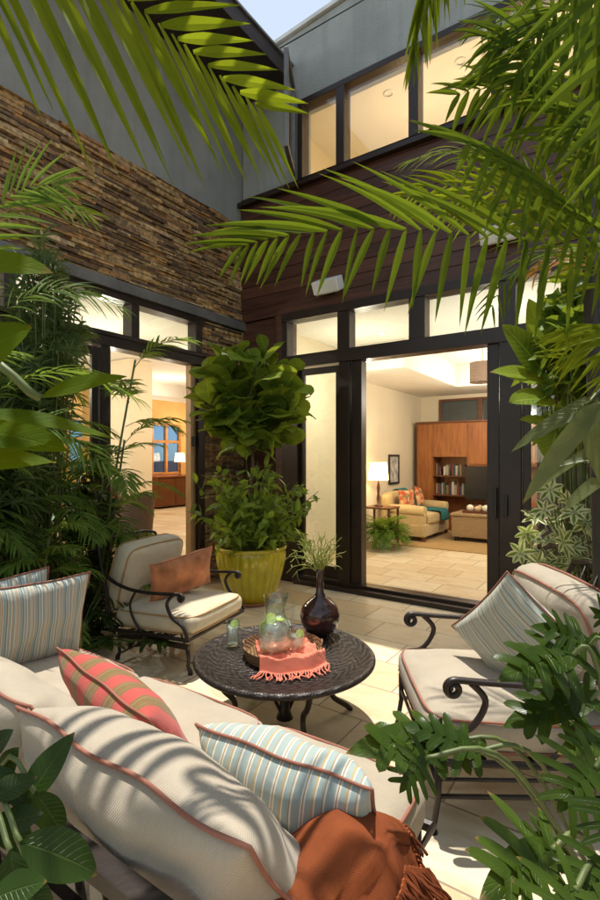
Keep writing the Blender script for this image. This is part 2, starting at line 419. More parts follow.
def frond(mbl, mbs, pts, n=26, la=.35, lb=.35, A=None, B=None, W=.03, droop=.5, r=.006, t0=.12, normal=None, lp=None, wr=None, seg=6, jit=.12, tipang=1.0):
    """pts: rachis from base to tip. Leaflets on both sides. A/B: explicit directions or None"""
    path = smoothpath(pts, 10); N = len(path)
    mbs.tube(path, [r * (1 - .75 * i / (N - 1)) for i in range(N)], 6)
    for i in range(n):
        t = t0 + (1 - t0) * (i + .3) / n
        k = min(int(t * (N - 1)), N - 2); fr = t * (N - 1) - k
        p = path[k].lerp(path[k + 1], fr); tan = (path[k + 1] - path[k]).normalized()
        nn = V(normal) if normal is not None else V((0, 0, 1))
        side = tan.cross(nn)
        if side.length < .05: side = tan.orthogonal()
        side.normalize(); nn = side.cross(tan).normalized()
        prof = lp(t) if lp else math.sin(math.pi * min(1, .18 + .75 * t)) ** .7
        for sgn, L0, X in ((1, la, A), (-1, lb, B)):
            if L0 <= 0: continue
            if X is not None:
                d = V(X(t) if callable(X) else X)
            else:
                ang = R(62) - R(38) * t * tipang
                d = tan * math.cos(ang) + side * sgn * math.sin(ang)
            d = (d + V([rng.uniform(-1, 1) for _ in range(3)]) * jit).normalized()
            L = L0 * prof * rng.uniform(.88, 1.08)
            leaf(mbl, p, d, nn + V([rng.uniform(-.4, .4) for _ in range(3)]), L, W * rng.uniform(.8, 1.15) * (.6 + .4 * prof), w_palm, droop * rng.uniform(.6, 1.4), .3, seg=seg)
def rvec(s=1.0): return V((rng.gauss(0, s), rng.gauss(0, s), rng.gauss(0, s)))
def lobed_leaf(mb, p, d, n, L, W, lobes=6, droop=.35, rnd=None):
    """deeply cut philodendron blade: a core plus long forward fingers either side of the midrib"""
    d = V(d).normalized(); n = V(n); n = (n - d * n.dot(d)).normalized(); p = V(p)
    if rnd is None: rnd = rng.random()
    leaf(mb, p, d, n, L, L * .36, lambda t: max(0, math.sin(math.pi * (.10 + .90 * t) ** .8)) ** .8, droop, .12, rnd, 9)
    k = W / L * 1.35
    for i in range(lobes):
        t = (i + .1) / lobes * .74
        q = p + d * (L * t) + V((0, 0, -1)) * (L * droop * t * t * .5)
        for sg in (1, -1):
            s = d.cross(n) * sg
            ang = R(92 - 78 * t + rng.uniform(-7, 7)) if i else R(118 + rng.uniform(-8, 8))
            dv = d * math.cos(ang) + s * math.sin(ang) + n * rng.uniform(-.05, .22)
            ll = L * k * ((.62 - .38 * t) if i else .40) * rng.uniform(.85, 1.1)
            leaf(mb, q + n * .0012 * (i + 1) * (1 if sg > 0 else 1.4), dv, n + rvec(.08), ll, L / lobes * .80, lambda u: max(0, 1 - u ** 4.5) ** .6 * (.95 - .62 * u + .62 * u * u), droop * rng.uniform(.8, 2.2), .16, rnd, 8, wav=.03)

# ---------------------------------------------------------------- upholstery
def pillow_mesh(W, H, T, res=30, pinch=.06, wr=.012, seed=0, sag=0.0):
    """knife-edge pillow: x width, z height, y thickness; returns cover MB and rim points"""
    mb = MB(); n = res
    def pos(i, j, sgn):
        u = -1 + 2 * i / n; v = -1 + 2 * j / n
        x = W / 2 * u * (1 - pinch * (1 - v * v)); z = H / 2 * v * (1 - pinch * (1 - u * u))
        th = (max(0, 1 - u * u) ** .42) * (max(0, 1 - v * v) ** .42)
        rim = max(abs(u), abs(v))
        a = math.atan2(v, u); cr = abs(u * v)
        wn = noise.noise(V((u * 2.3 + seed, v * 2.3, sgn * 3.1))) * wr * 1.2
        wn += math.sin(a * 26 + seed) * wr * .5 * cr * th + abs(noise.noise(V((a * 5, seed * 2 + rim, sgn)))) * wr * 1.0 * rim * th
        y = sgn * (T / 2 * th + wn * min(1, th * 2.5))
        z += -sag * (1 - u * u) * max(0, v) 
        # wavy seam
        y += .25 * wr * math.sin(u * 7 + v * 5 + seed)
        return (x, y, z)
    idx = {}
    for sgn in (1, -1):
        for j in range(n + 1):
            for i in range(n + 1):
                edge = i in (0, n) or j in (0, n)
                if edge and sgn == -1: idx[(i, j, -1)] = idx[(i, j, 1)]; continue
                idx[(i, j, sgn)] = len(mb.v)
                mb.v.append(pos(i, j, sgn)); mb.uv.append((i / n, j / n * H / W)); mb.rnd.append(.5)
    for j in range(n):
        for i in range(n):
            for sgn in (1, -1):
                q = [idx[(i, j, sgn)], idx[(i + 1, j, sgn)], idx[(i + 1, j + 1, sgn)], idx[(i, j + 1, sgn)]]
                mb.f.append(tuple(q if sgn == -1 else q[::-1])); mb.mi.append(0)
    ring = [(i, 0) for i in range(n)] + [(n, j) for j in range(n)] + [(n - i, n) for i in range(n)] + [(0, n - j) for j in range(n)]
    rim = [V(mb.v[idx[(i, j, 1)]]) for i, j in ring]
    return mb, rim
def pillow(name, W, H, T, mat, pmat, M, label=None, cat=None, parent=None, group=None, seed=0, pr=.0042, **k):
    mb, rim = pillow_mesh(W, H, T, seed=seed, **k)
    o = mb.build(name, mat, parent, smooth=True, subsurf=1)
    o.matrix_local = M
    pm = MB(); pm.tube(rim, pr, 8, closed=True); pm.build('piping', pmat, o, smooth=True)
    if label: tag(o, label, cat, group)
    return o
def boxcushion(W, D, H, r=.05, puff=.02, n=14, seed=0):
    mb = MB(); key = {}
    def mp(x, y, z):
        c = V((max(-W / 2 + r, min(W / 2 - r, x * W / 2)), max(-D / 2 + r, min(D / 2 - r, y * D / 2)), max(-H / 2 + r, min(H / 2 - r, z * H / 2))))
        p = V((x * W / 2, y * D / 2, z * H / 2)); dlt = p - c
        q = c + (dlt.normalized() * r if dlt.length > 1e-6 else V((0, 0, 0)))
        q.z += puff * z * (1 - x ** 2) * (1 - y ** 2) * 2
        q.x += puff * .5 * x * (1 - y * y); q.y += puff * .5 * y * (1 - x * x)
        w = noise.noise(V((q.x * 5 + seed, q.y * 5, q.z * 3))) * .012
        q.z += w * (1 if abs(z) > .9 else .3)
        return q
    def vert(x, y, z):
        k = (round(x, 5), round(y, 5), round(z, 5))
        if k not in key:
            key[k] = len(mb.v); mb.v.append(tuple(mp(x, y, z)))
            mb.uv.append((x * .5 + .5 + z * .04, (y * .5 + .5) * D / W + z * .08)); mb.rnd.append(.5)
        return key[k]
    g = [-1 + 2 * i / n for i in range(n + 1)]
    def prep(a):  # concentrate near edges
        return math.copysign(abs(a) ** .6, a)
    g = [prep(a) for a in g]
    for ax in range(3):
        for sg in (-1, 1):
            for i in range(n):
                for j in range(n):
                    q = []
                    for (a, b) in ((i, j), (i + 1, j), (i + 1, j + 1), (i, j + 1)):
                        c = [0, 0, 0]; c[ax] = sg; c[(ax + 1) % 3] = g[a]; c[(ax + 2) % 3] = g[b]
                        q.append(vert(*c))
                    mb.f.append(tuple(q if sg > 0 else q[::-1])); mb.mi.append(0)
    rims = []
    for zs in (1, -1):
        rr = []
        N = 72
        for i in range(N):
            a = 2 * math.pi * i / N
            ca, sa = math.cos(a), math.sin(a)
            e = .22
            x = math.copysign(abs(ca) ** e, ca); y = math.copysign(abs(sa) ** e, sa)
            px = x * (W / 2 - r * .18) + puff * .5 * x * (1 - min(1, y * y)); py = y * (D / 2 - r * .18) + puff * .5 * y * (1 - min(1, x * x))
            rr.append(V((px, py, zs * (H / 2 - r * .22))))
        rims.append(rr)
    return mb, rims
def boxcush(name, W, D, H, mat, pmat, M, parent, seed=0, r=.045, puff=.018, pr=.005):
    mb, rims = boxcushion(W, D, H, r, puff, seed=seed)
    o = mb.build(name, mat, parent, smooth=True); o.matrix_local = M
    pm = MB()
    for rr in rims: pm.tube(rr, pr, 8, closed=True)
    pm.build('piping', pmat, o, smooth=True)
    return o
def T3(x, y, z, rx=0, ry=0, rz=0):
    from mathutils import Euler
    return Matrix.Translation((x, y, z)) @ Euler((R(rx), R(ry), R(rz)), 'XYZ').to_matrix().to_4x4()
# ================================================================ setting: ground and floors
g = MB(); g.add([(-150, -150, -.03), (150, -150, -.03), (150, 150, -.03), (-150, 150, -.03)], [(0, 1, 2, 3)])
tag(g.build('ground', M_soil), 'bare earth around the house', None, None, 'structure')
def slab(name, x0, y0, x1, y1, z, mat, th=.02, **kw):
    b = MB(); b.box((x0, y0, z - th), (x1, y1, z)); return b.build(name, mat, **kw)
tag(slab('patio_floor', 0.03, -7.6, 7.2, -.10, 0, M_tile), 'travertine tiled courtyard floor', None, None, 'structure')
tag(slab('living_room_floor', .0, .26, 8.0, 8.2, 0.0, M_tile), 'travertine tiled living room floor', None, None, 'structure')
tag(slab('dining_room_floor', -10, -7, -.23, 8.2, 0.0, M_tile), 'travertine tiled dining room floor', None, None, 'structure')

DT, HB, TT = 2.66, 2.81, 3.25      # door top, transom bottom, transom top
# ---- back facade: frame members
def member(name, boxes, mat, parent=None, bevel=.004, **kw):
    b = MB()
    for a in boxes: b.box(*a)
    return b.build(name, mat, parent, bevel=bevel, **kw)
xs = {k: wx(k) for k in (245, 285, 290, 300, 312, 340, 352, 363, 411, 427, 488, 500, 517)}
X_END = 7.2
# glazed door wall, one thing with parts
dw = thing('glazed_door_wall', (wx(420), 0, 0), 'dark bronze framed door wall with transoms opening to the living room', 'glass door', kind='thing')
def O(b): return b
def part(name, boxes, mat, par=dw, bevel=.004):
    b = MB()
    for a in boxes: b.box(*a)
    return b.build(name, mat, par, origin=(wx(420), 0, 0), bevel=bevel)
xa, xb, xc_, xd = xs[290], xs[352] - .1, xs[363], xs[488]
part('header', [((xs[285], -.09, DT), (X_END, .10, HB)), ((xs[285], -.065, HB - .05), (X_END, -.0901, HB - .02))], M_bronze)
part('head_rail', [((xs[285], -.09, TT), (X_END, .10, TT + .10))], M_bronze)
for i, (a, b) in enumerate([(xs[285], xs[290]), (xs[340], xs[352]), (xs[411], xs[427]), (xs[500], xs[517]), (5.0, 5.12), (X_END - .1, X_END)]):
    part('mullion', [((a, -.075, HB + .001), (b, .08, TT - .001))], M_bronze)
part('jamb', [((xs[285], -.075, 0), (xs[300], .08, DT - .001))], M_bronze)
part('post', [((xs[340] + .02, -.075, 0.0), (xs[352], .03, DT - .001)), ((xs[352] + .012, -.045, 0.0), (xs[363], .08, DT - .001))], M_bronze)
part('post', [((xs[488], -.045, 0), (xs[500], .08, DT - .001)), ((xs[500] + .012, -.08, 0), (xs[517] + .05, .05, DT - .001))], M_bronze)
part('threshold', [((xs[300], -.16, -.02), (X_END, -.075, .05)), ((xs[300], -.0749, -.02), (X_END, .0, .085)), ((xs[300], .001, -.02), (X_END, .26, .035))], M_bronze)
hd = part('door_handle', [((xs[488] + .07, -.085, .95), (xs[488] + .10, -.06, 1.25)), ((xs[500] + .06, -.11, .98), (xs[500] + .09, -.0801, 1.18))], M_black)
def sash(x0, x1, y, par=dw, tint=M_glass):
    s = part('sash', [((x0, y - .02, .09), (x0 + .07, y + .02, DT - .02)), ((x1 - .07, y - .02, .09), (x1, y + .02, DT - .02)), ((x0 + .0701, y - .02, .09), (x1 - .0701, y + .02, .24)), ((x0 + .0701, y - .02, DT - .10), (x1 - .0701, y + .02, DT - .02))], M_bronze)
    b = MB(); b.box((x0 + .07, y - .004, .24), (x1 - .07, y + .004, DT - .10)); b.build('glass', tint, s, origin=(wx(420), 0, 0))
sash(xs[300] + .005, xs[340] + .018, .0)
sash(xs[517] + .055, 5.0, -.01)
sash(5.002, X_END - .02, .0401)
for a, b in [(xs[290], xs[340]), (xs[352], xs[411]), (xs[427], xs[500]), (xs[517], 5.0), (5.12, X_END - .1)]:
    q = MB(); q.box((a, -.004, HB), (b, .004, TT)); q.build('transom_glass', M_glass, dw, origin=(wx(420), 0, 0))

# corner pier of dark wood and the siding above
b = MB(); b.box((.02, -.02, 0), (xs[285] - .002, .26, 3.35)); b.box((xs[285] - .12, -.06, 0), (xs[285] - .004, -.0201, 3.35))
tag(b.build('wood_pier', M_siding, bevel=.006), 'dark mahogany corner pier beside the potted fig', 'pier', None, 'thing')
# siding boards z 3.35 - 4.9
sd = MB(); z = 3.352; i = 0
while z < 4.86:
    sd.box((.02, -.06 - .012 * (i % 2 == 0) * 0, z), (X_END, .25, z + .145), rnd=rng.random()); z += .150; i += 1
sd.box((.02, -.03, 3.352), (X_END, .24, 4.87), rnd=.2)
wall = tag(sd.build('siding_wall', M_siding, bevel=.004), 'dark reddish brown horizontal board wall above the door transoms', 'wall', None, 'thing')
b = MB(); b.box((.02, -.14, 4.872), (X_END, .25, 4.93)); b.build('ledge', M_bronze, wall, bevel=.003)
# clerestory windows + stucco
CB, CT = 4.93, 5.97
def zrow(px, py):
    d = 4549 / (px + 431); return 1.55 + (457 - py) * d / F
clx0 = wx(303)
cw = thing('clerestory_window', (clx0, 0, CB), 'long band of upper clerestory windows with cream shades under the grey parapet', 'window', kind='thing')
def cpart(name, boxes, mat, par=cw, bevel=.004):
    b = MB()
    for a in boxes: b.box(*a)
    return b.build(name, mat, par, origin=(clx0, 0, CB), bevel=bevel)
cpart('frame', [((clx0 - .05, -.06, CB + .001), (X_END, .1, CB + .07)), ((clx0 - .05, -.06, CT - .07), (X_END, .1, CT)), ((clx0 - .05, -.06, CB + .071), (clx0 + .02, .1, CT - .071))], M_bronze)
for px in (342, 415, 498):
    x = wx(px); cpart('mullion', [((x - .055, -.06, CB + .071), (x + .055, .1, CT - .071))], M_bronze)
for x in (5.0, 6.4): cpart('mullion', [((x - .05, -.06, CB + .071), (x + .05, .1, CT - .071))], M_bronze)
cpart('glass', [((clx0 + .02, -.004, CB + .07), (X_END, .004, CT - .07))], M_glass, bevel=0)
# parapet wall of stucco around it
pw = MB()
pw.box((.02, -.02, 4.932), (clx0 - .052, .25, 6.80)); pw.box((clx0 - .0519, -.02, CT + .002), (X_END, .25, 6.80))
pw.add([(.02, -.02, 6.80), (X_END, -.02, 6.80), (X_END, -.02, 7.35), (.02, -.02, 6.78), (.02, .25, 6.80), (X_END, .25, 6.80), (X_END, .25, 7.35), (.02, .25, 6.78)], [(0, 1, 2, 3), (5, 4, 7, 6), (3, 2, 6, 7), (1, 5, 6, 2)])
pp = tag(pw.build('parapet_wall', M_stucco2), 'pale grey stucco parapet wall with white coping above the clerestory', 'wall', None, 'thing')
b = MB(); b.add([(.0, -.06, 6.802), (X_END, -.06, 7.352), (X_END, .3, 7.352), (.0, .3, 6.802), (.0, -.06, 6.85), (X_END, -.06, 7.40), (X_END, .3, 7.40), (.0, .3, 6.85)], [(0, 3, 2, 1), (4, 5, 6, 7), (0, 1, 5, 4), (2, 3, 7, 6)])
b.build('coping', M_coping, pp)
# open casement seen edge-on
ow = thing('open_casement', (clx0 - .10, -.07, 5.04), 'narrow dark casement window swung open beside the clerestory', 'window', kind='thing')
def cas(m, x0, x1, z0, z1, y0, y1):
    m.box((x0, y0, z0), (x1, y1, z1))
m1 = MB(); 
m1.box((-.025, -.62, 0), (.025, -.56, 1.12)); m1.box((-.025, -.06, 0), (.025, 0, 1.12)); m1.box((-.025, -.5599, 0), (.025, -.0601, .06)); m1.box((-.025, -.5599, 1.06), (.025, -.0601, 1.12))
o = m1.build('frame', M_steel, ow, bevel=.005)
m1 = MB(); m1.box((-.004, -.56, .06), (.004, -.06, 1.06)); m1.build('glass', M_glass, ow)
ow.rotation_euler = (0, 0, R(27))

# upper room behind clerestory
ur = MB()
ur.box((.3, .26, 4.70), (8, 3.2, 4.80)); ur.box((.3, 3.2, 4.70), (8, 3.3, 6.5)); ur.box((.2, .26, 4.80), (.3, 3.2, 6.5))
tag(ur.build('upper_room_walls', M_cream), 'cream walls of the upper room', None, None, 'structure')
sh = MB()
for i in range(1): sh.box((clx0 + .02, .12, CB + .02), (X_END, .13, CT + .1))
# translucent roller shade cream
m, nt, out = newmat('shade_cloth'); h = NT(nt)
d1 = h.n('ShaderNodeBsdfDiffuse'); d1.inputs[0].default_value = (.78, .70, .55, 1)
t1 = h.n('ShaderNodeBsdfTranslucent'); t1.inputs[0].default_value = (.9, .80, .62, 1)
mx = h.n('ShaderNodeMixShader', i_0=.5); h.l(d1.outputs[0], mx.inputs[1]); h.l(t1.outputs[0], mx.inputs[2]); h.l(mx.outputs[0], out.inputs[0])
M_shade = m
uc = MB(); uc.box((.2, .26, 6.40), (8, 3.2, 6.49)); tag(uc.build('upper_room_ceiling', M_ceil), 'cream ceiling of the upper room', None, None, 'structure')
for i_ in range(5):
    rl = thing('ceiling_spotlight', (clx0 + .7 + i_ * .95, 1.0, 6.399), 'small recessed spotlight in the ceiling behind the upper windows', 'ceiling light', group='upper room spotlights')
    q = MB(); q.lathe([(.05, -.012), (.07, -.014), (.075, 0)], 20); q.build('trim', M_white, rl, smooth=True)
rf = MB(); rf.box((-10, .26, 6.5), (8, 8.6, 6.6)); tag(rf.build('house_roof', M_stucco), 'flat roof behind the parapet', 'roof', None, 'thing')

# wall lights
def wall_light(px, z, label, dx=0):
    x = wx(px)
    t = thing('wall_light', (x, -.06, z), label, 'wall light', group='white box lights on the board wall')
    m = MB(); M = T3(0, -.09, .03, 28, 0, 0)
    m.box((-.17, -.085, -.075), (.17, .085, .075), M=M); m.build('housing', M_white, t, bevel=.012)
    m = MB(); m.box((-.15, -.065, -.082), (.15, .065, -.0755), M=M); m.build('lens', M_ceil, t)
    m = MB(); m.box((-.05, -.06, -.06), (.05, 0, .06)); m.build('bracket', M_bronze, t)
wall_light(334, 3.53, 'white box wall light on dark boards above the left door panel')
wall_light(503, 3.66, 'white box wall light above the right door jamb, behind the palm')

# ---- left wall: ledger stone, beam, doors
def ledger(y0, y1, z0, z1, label, rowh=.030):
    m = MB(); z = z0
    m.box((-.2, y0, z0), (-.02, y1, z1), rnd=.1)
    while z < z1 - .005:
        hh = min(rowh * rng.choice((.6, .8, 1, 1.25)), z1 - z)
        y = y0 - rng.random() * .1
        while y < y1:
            w = rng.uniform(.10, .42); a = max(y, y0); e = min(y + w, y1)
            if e - a > .01:
                dpt = rng.uniform(-.005, .04)
                m.box((-.02, a + .001, z + .001), (dpt + .002, e - .002, z + hh - .0015), rnd=rng.random())
            y += w
        z += hh
    o = m.build('stone_wall', M_stone)
    return tag(o, label, 'stone wall', None, 'thing')
ledger(-7.5, -.0, 3.36, 4.66, 'brown ledger stone band across the left wall above the doors')
ledger(-.76, -.0, 0, 3.23, 'narrow ledger stone pier between left doors and corner')
b = MB(); b.box((-.2, -7.5, 3.24), (.07, -.01, 3.355)); b.box((-.2, -7.5, 3.2301), (.11, -.761, 3.2399)) 
tag(b.build('steel_beam', M_steel, bevel=.006), 'grey steel beam carrying the stone band', 'beam', None, 'thing')
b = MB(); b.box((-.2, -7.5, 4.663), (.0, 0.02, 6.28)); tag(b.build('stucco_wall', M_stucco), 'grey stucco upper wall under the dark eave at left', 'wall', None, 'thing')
ev = thing('roof_eave', (0, -3.5, 6.28), 'dark timber roof eave overhanging the left wall', 'eave', kind='thing')
b = MB()
y = -7.5
while y < .24:
    b.box((-.25, y, 6.282), (.80, min(y + .14, .25), 6.30)); y += .145
b.box((-.3, -7.5, 6.3005), (.80, .25, 6.32))
b.build('soffit', M_soffit, ev, origin=(0, -3.5, 6.28))
b = MB(); b.box((.801, -7.5, 6.26), (.835, .25, 6.46)); b.build('fascia', M_soffit, ev, origin=(0, -3.5, 6.28), bevel=.004)
b = MB(); b.box((-10, -7.5, 6.462), (.86, .25, 6.49)); b.build('roof_slab', M_steel, ev, origin=(0, -3.5, 6.28))

ld = thing('glazed_door_wall', (0, -2.5, 0), 'dark framed glass doors in the left wall opening to the dining room', 'glass door', kind='thing')
def lpart(name, boxes, mat, par=ld, bevel=.004):
    b = MB()
    for a in boxes: b.box(*a)
    return b.build(name, mat, par, origin=(0, -2.5, 0), bevel=bevel)
lpart('head_rail', [((-.12, -7.5, 3.16), (.06, -.762, 3.2299))], M_bronze)
lpart('header', [((-.12, -7.5, DT), (.06, -.762, HB)), ((.0601, -7.5, HB - .05), (.08, -.762, HB - .02))], M_bronze)
for y in (-.86, -1.78, -3.05, -4.4, -5.9):
    lpart('mullion', [((-.1, y - .05, HB + .001), (.05, y + .05, 3.159))], M_bronze)
lpart('jamb', [((-.1, -.86, 0), (.05, -.762, DT - .001))], M_bronze)
lpart('inner_jamb', [((-.1, -.94, 0), (-.01, -.861, DT - .001))], M_tan)
lpart('post', [((-.1, -2.19, .05), (.05, -2.08, DT - .001))], M_bronze)
lpart('hinge', [((-.009, -.93, 1.68), (.01, -.88, 1.80))], M_black)
lpart('threshold', [((-.06, -7.5, -.02), (.03, -.94, .07)), ((.0301, -7.5, -.02), (.12, -.94, .035)), ((-.23, -7.5, -.02), (-.0601, -.94, .03))], M_bronze)
def lsash(y0, y1):
    s = lpart('sash', [((-.02, y0, .08), (.02, y0 + .07, DT - .02)), ((-.02, y1 - .07, .08), (.02, y1, DT - .02)), ((-.02, y0 + .0701, .08), (.02, y1 - .0701, .22)), ((-.02, y0 + .0701, DT - .1), (.02, y1 - .0701, DT - .02))], M_bronze)
    b = MB(); b.box((-.004, y0 + .07, .22), (.004, y1 - .07, DT - .1)); b.build('glass', M_glass, s, origin=(0, -2.5, 0))
lsash(-3.4, -2.2); lsash(-4.7, -3.42); lsash(-6.0, -4.72)
b = MB(); b.box((-.004, -7.4, HB), (.004, -.86, 3.16)); b.build('transom_glass', M_glass, ld, origin=(0, -2.5, 0))

# ---- unseen right wall, added outside the frame to enclose the light of the court
b = MB(); b.box((7.2, -7.6, 0), (7.4, .2, 2.6)); tag(b.build('added_side_wall', M_stucco), 'plain grey stucco wall added unseen at right to enclose the light', 'wall', None, 'thing')

# ================================================================ interiors
LX, LY = .30, 5.9
c = MB()
c.box((.2, .26, 0), (LX, LY, 3.4)); c.box((LX, LY, 0), (8, LY + .1, 1.9)); c.box((LX, LY, 2.84), (8, LY + .1, 3.4)); c.box((LX, LY, 1.901), (.72, LY + .1, 2.839)); c.box((3.6, LY, 1.901), (8, LY + .1, 2.839)); c.box((8, .26, 0), (8.1, 6, 3.4))
tag(c.build('living_room_walls', M_cream), 'cream plaster walls of the living room', None, None, 'structure')
c = MB()
c.box((.2, .26, 3.35), (8, 6, 3.45)); c.box((LX, 2.0, 2.92), (1.5, LY, 3.349)); c.box((1.5, 4.6, 2.92), (8, LY, 3.349))
tag(c.build('living_room_ceiling', M_ceil, bevel=.01), 'cream tray ceiling of the living room', None, None, 'structure')
# dining room shell
c = MB()
c.box((-10, -7, 3.35), (-.23, 8.2, 3.45)); c.box((-6, -1.2, 3.05), (-5.2, 8.2, 3.349))
tag(c.build('dining_room_ceiling', M_ceil), 'cream ceiling of the dining room', None, None, 'structure')
c = MB()
c.box((-8, 7.4, 0), (-.2, 7.5, 3.4)); c.box((-8, -7.1, 0), (-.2, -7, 3.4)); c.box((-.26, 0.0, 0), (.199, 7.4, 3.4))
c.box((-8.1, -7, 0), (-8, 7.5, 1.0)); c.box((-8.1, -7, 2.6), (-8, 7.5, 3.4))
for y0, y1 in ((-7, 2.2), (3.3, 4.95), (6.15, 7.5)): c.box((-8.1, y0, 1.0), (-8, y1, 2.6))
tag(c.build('dining_room_walls', M_ochre), 'ochre plaster walls of the dining room', None, None, 'structure')
def ray_floor(px, py): 
    d = F * 1.55 / (py - 457); return at(px, py, d)

cu = MB(); vs = []; N_ = 160
for i in range(N_ + 1):
    x = 3.62 + (7.0 - 3.62) * i / N_; y = .17 + .03 * math.sin(x * 42) + .008 * math.sin(x * 97)
    vs += [(x, y, .04), (x, y, 2.75)]
cu.add(vs, [(2 * i, 2 * i + 2, 2 * i + 3, 2 * i + 1) for i in range(N_)])
tag(cu.build('curtain', plain('taupe_linen', (.13, .105, .08), .9, var=.15), smooth=True), 'added taupe pleated curtain darkening the fixed glass right of the doorway', 'curtain')  # added to darken this glass by hiding the lit room
def boxes(name, bs, mat, par=None, bevel=.004, smooth=False):
    b = MB()
    for a in bs: b.box(*a)
    return b.build(name, mat, par, bevel=bevel)
# ---- living room things
hw = thing('high_window', (.72, 5.9, 2.28), 'wood framed high window above the armoire in the living room', 'window', kind='thing')
boxes('frame', [((0, -.03, 0), (2.9, .06, .05)), ((0, -.03, .51), (2.9, .06, .56)), ((0, -.03, .0501), (.06, .06, .5099)), ((.85, -.03, .0501), (.95, .06, .5099)), ((1.75, -.03, .0501), (1.85, .06, .5099)), ((2.84, -.03, .0501), (2.9, .06, .5099)), ((0, -.01, -.4), (2.9, .06, -.001))], M_cherryd, hw)
boxes('glass', [((.06, .02, .05), (2.84, .03, .51))], plain('grey_glass', (.06, .075, .075), .15), hw, 0)  # opaque dark grey panes
ar = thing('armoire', (.42, 5.3, 0), 'wide cherry wood armoire with open bookshelf niche', 'armoire')
W_ = 2.4
boxes('carcass', [((0, 0, 0), (.36, .55, 2.27)), ((.3601, .5, 0), (1.08, .55, 2.27)), ((.3601, 0, 1.55), (1.08, .499, 2.27)), ((.3601, 0, 0), (1.08, .499, .32)), ((1.0801, 0, 0), (W_, .55, .55)), ((1.0801, .3, .551), (W_, .55, 1.36)), ((1.0801, 0, 1.361), (W_, .55, 2.27))], M_cherry, ar, .006)
boxes('cornice', [((-.02, -.03, 2.271), (W_ + .02, .56, 2.31))], M_cherryd, ar)
for zz in (.32, .72, 1.13): boxes('shelf', [((.365, .02, zz + .001), (1.075, .495, zz + .03))], M_cherryd, ar)
for x0 in (1.10, 1.76): boxes('door', [((x0, -.02, 1.40), (x0 + .62, -.001, 2.24))], M_cherry, ar, .006)
boxes('door', [((.02, -.02, .04), (.34, -.001, 2.24))], M_cherry, ar, .006)
bc = [(.34, .29, .21), (.17, .04, .03), (.04, .05, .09), (.42, .38, .31), (.05, .08, .05), (.22, .13, .05), (.05, .045, .04), (.12, .03, .04), (.45, .42, .36)]
bm_ = [plain('book_cover_%d' % i, c, .6) for i, c in enumerate(bc)]
k = 0
desc = ['cream', 'red', 'navy', 'ivory', 'green', 'amber', 'charcoal', 'plum', 'white']
for zz, row in ((.752, 'lowest'), (1.162, 'upper')):
    x = .80
    while x < 1.42:
        w = rng.uniform(.03, .055); hh = rng.uniform(.18, .27); i = k % 9
        o = boxes('book', [((0, 0, 0), (w, .2, hh))], bm_[i], None, .003); o.location = (x, 5.42 + rng.uniform(-.02, .03), zz)
        tag(o, '%s book standing on the %s armoire shelf' % (desc[i], row), 'book', 'books in the armoire niche')
        x += w + .003; k += 1
        if rng.random() < .12: x += .06
tv = thing('television', (1.95, 5.22, .56), 'black flat television standing in front of the armoire', 'television')
boxes('screen', [((-.45, -.03, .12), (.45, .03, .80))], M_black, tv, .01)
boxes('foot', [((-.2, -.1, 0), (.2, .1, .02)), ((-.04, -.02, .0201), (.04, .02, .1199))], M_black, tv)
# loveseat
M_gold = fabric('gold_chenille', (.56, .42, .20), weave=900, bump=.3)
M_floral = None
m, nt, out = newmat('floral_cloth'); h = NT(nt); tc = h.n('ShaderNodeTexCoord')
vo = h.n('ShaderNodeTexVoronoi', i_Scale=16.0); h.l(tc.outputs['Object'], vo.inputs['Vector'])
c_ = h.ramp(h.n('ShaderNodeSeparateXYZ', i_0=vo.outputs['Color']).outputs[0], [(0, (.5, .1, .04)), (.3, (.6, .42, .2)), (.55, (.25, .2, .08)), (.75, (.62, .26, .12)), (1, (.6, .5, .3))], 'CONSTANT')
p_ = h.n('ShaderNodeBsdfPrincipled', i_Roughness=.9); h.l(c_, p_.inputs[0]); h.l(p_.outputs[0], out.inputs[0]); M_floral = m
lv = thing('loveseat', (.38, 3.5, 0), 'gold rolled arm loveseat with floral pillows and teal throw', 'sofa')
boxcush('seat_cushion', .70, 1.0, .17, M_gold, M_gold_pipe, T3(.55, .70, .40), lv, 3)
mb, _ = boxcushion(.86, 1.4, .24, .03, .0); o = mb.build('base', M_gold, lv, smooth=True); o.location = (.45, .70, .21)
mb, _ = boxcushion(.22, 1.4, .62, .09, .02); o = mb.build('backrest', M_gold, lv, smooth=True); o.location = (.10, .70, .55)
for y in (.08, 1.32):
    m = MB(); m.tube([(0.02, y, .56), (.3, y, .565), (.6, y, .56), (.87, y, .55)], [.09, .10, .105, .10], 16)
    m.box((.05, y - .075, .2), (.86, y + .075, .55)); m.build('armrest', M_gold, lv, smooth=False, bevel=.02)
for x in (.06, .84):
    for y in (.06, 1.34): boxes('leg', [((x - .03, y - .03, 0), (x + .03, y + .03, .1))], M_cherryd, lv)
from math import pi
pillow('throw_pillow', .45, .42, .15, M_floral, M_gold_pipe, T3(.78, 3.85, .72, -8, 0, 75), 'red and gold floral pillow at the near arm of the loveseat', 'pillow', seed=4, res=16)
pillow('throw_pillow', .45, .42, .15, M_floral, M_gold_pipe, T3(.78, 4.5, .74, -12, 10, 95), 'red and gold floral pillow at the far end of the loveseat', 'pillow', seed=9, res=16)
m = MB(); n_ = 14
vs = []; 
prof = [(.02, .55), (.0, .75), (.06, .89), (.18, .88), (.30, .72), (.5, .55), (.85, .53), (.94, .48), (.96, .32)]
pr_ = smoothpath([(a, 0, b) for a, b in prof], 4)
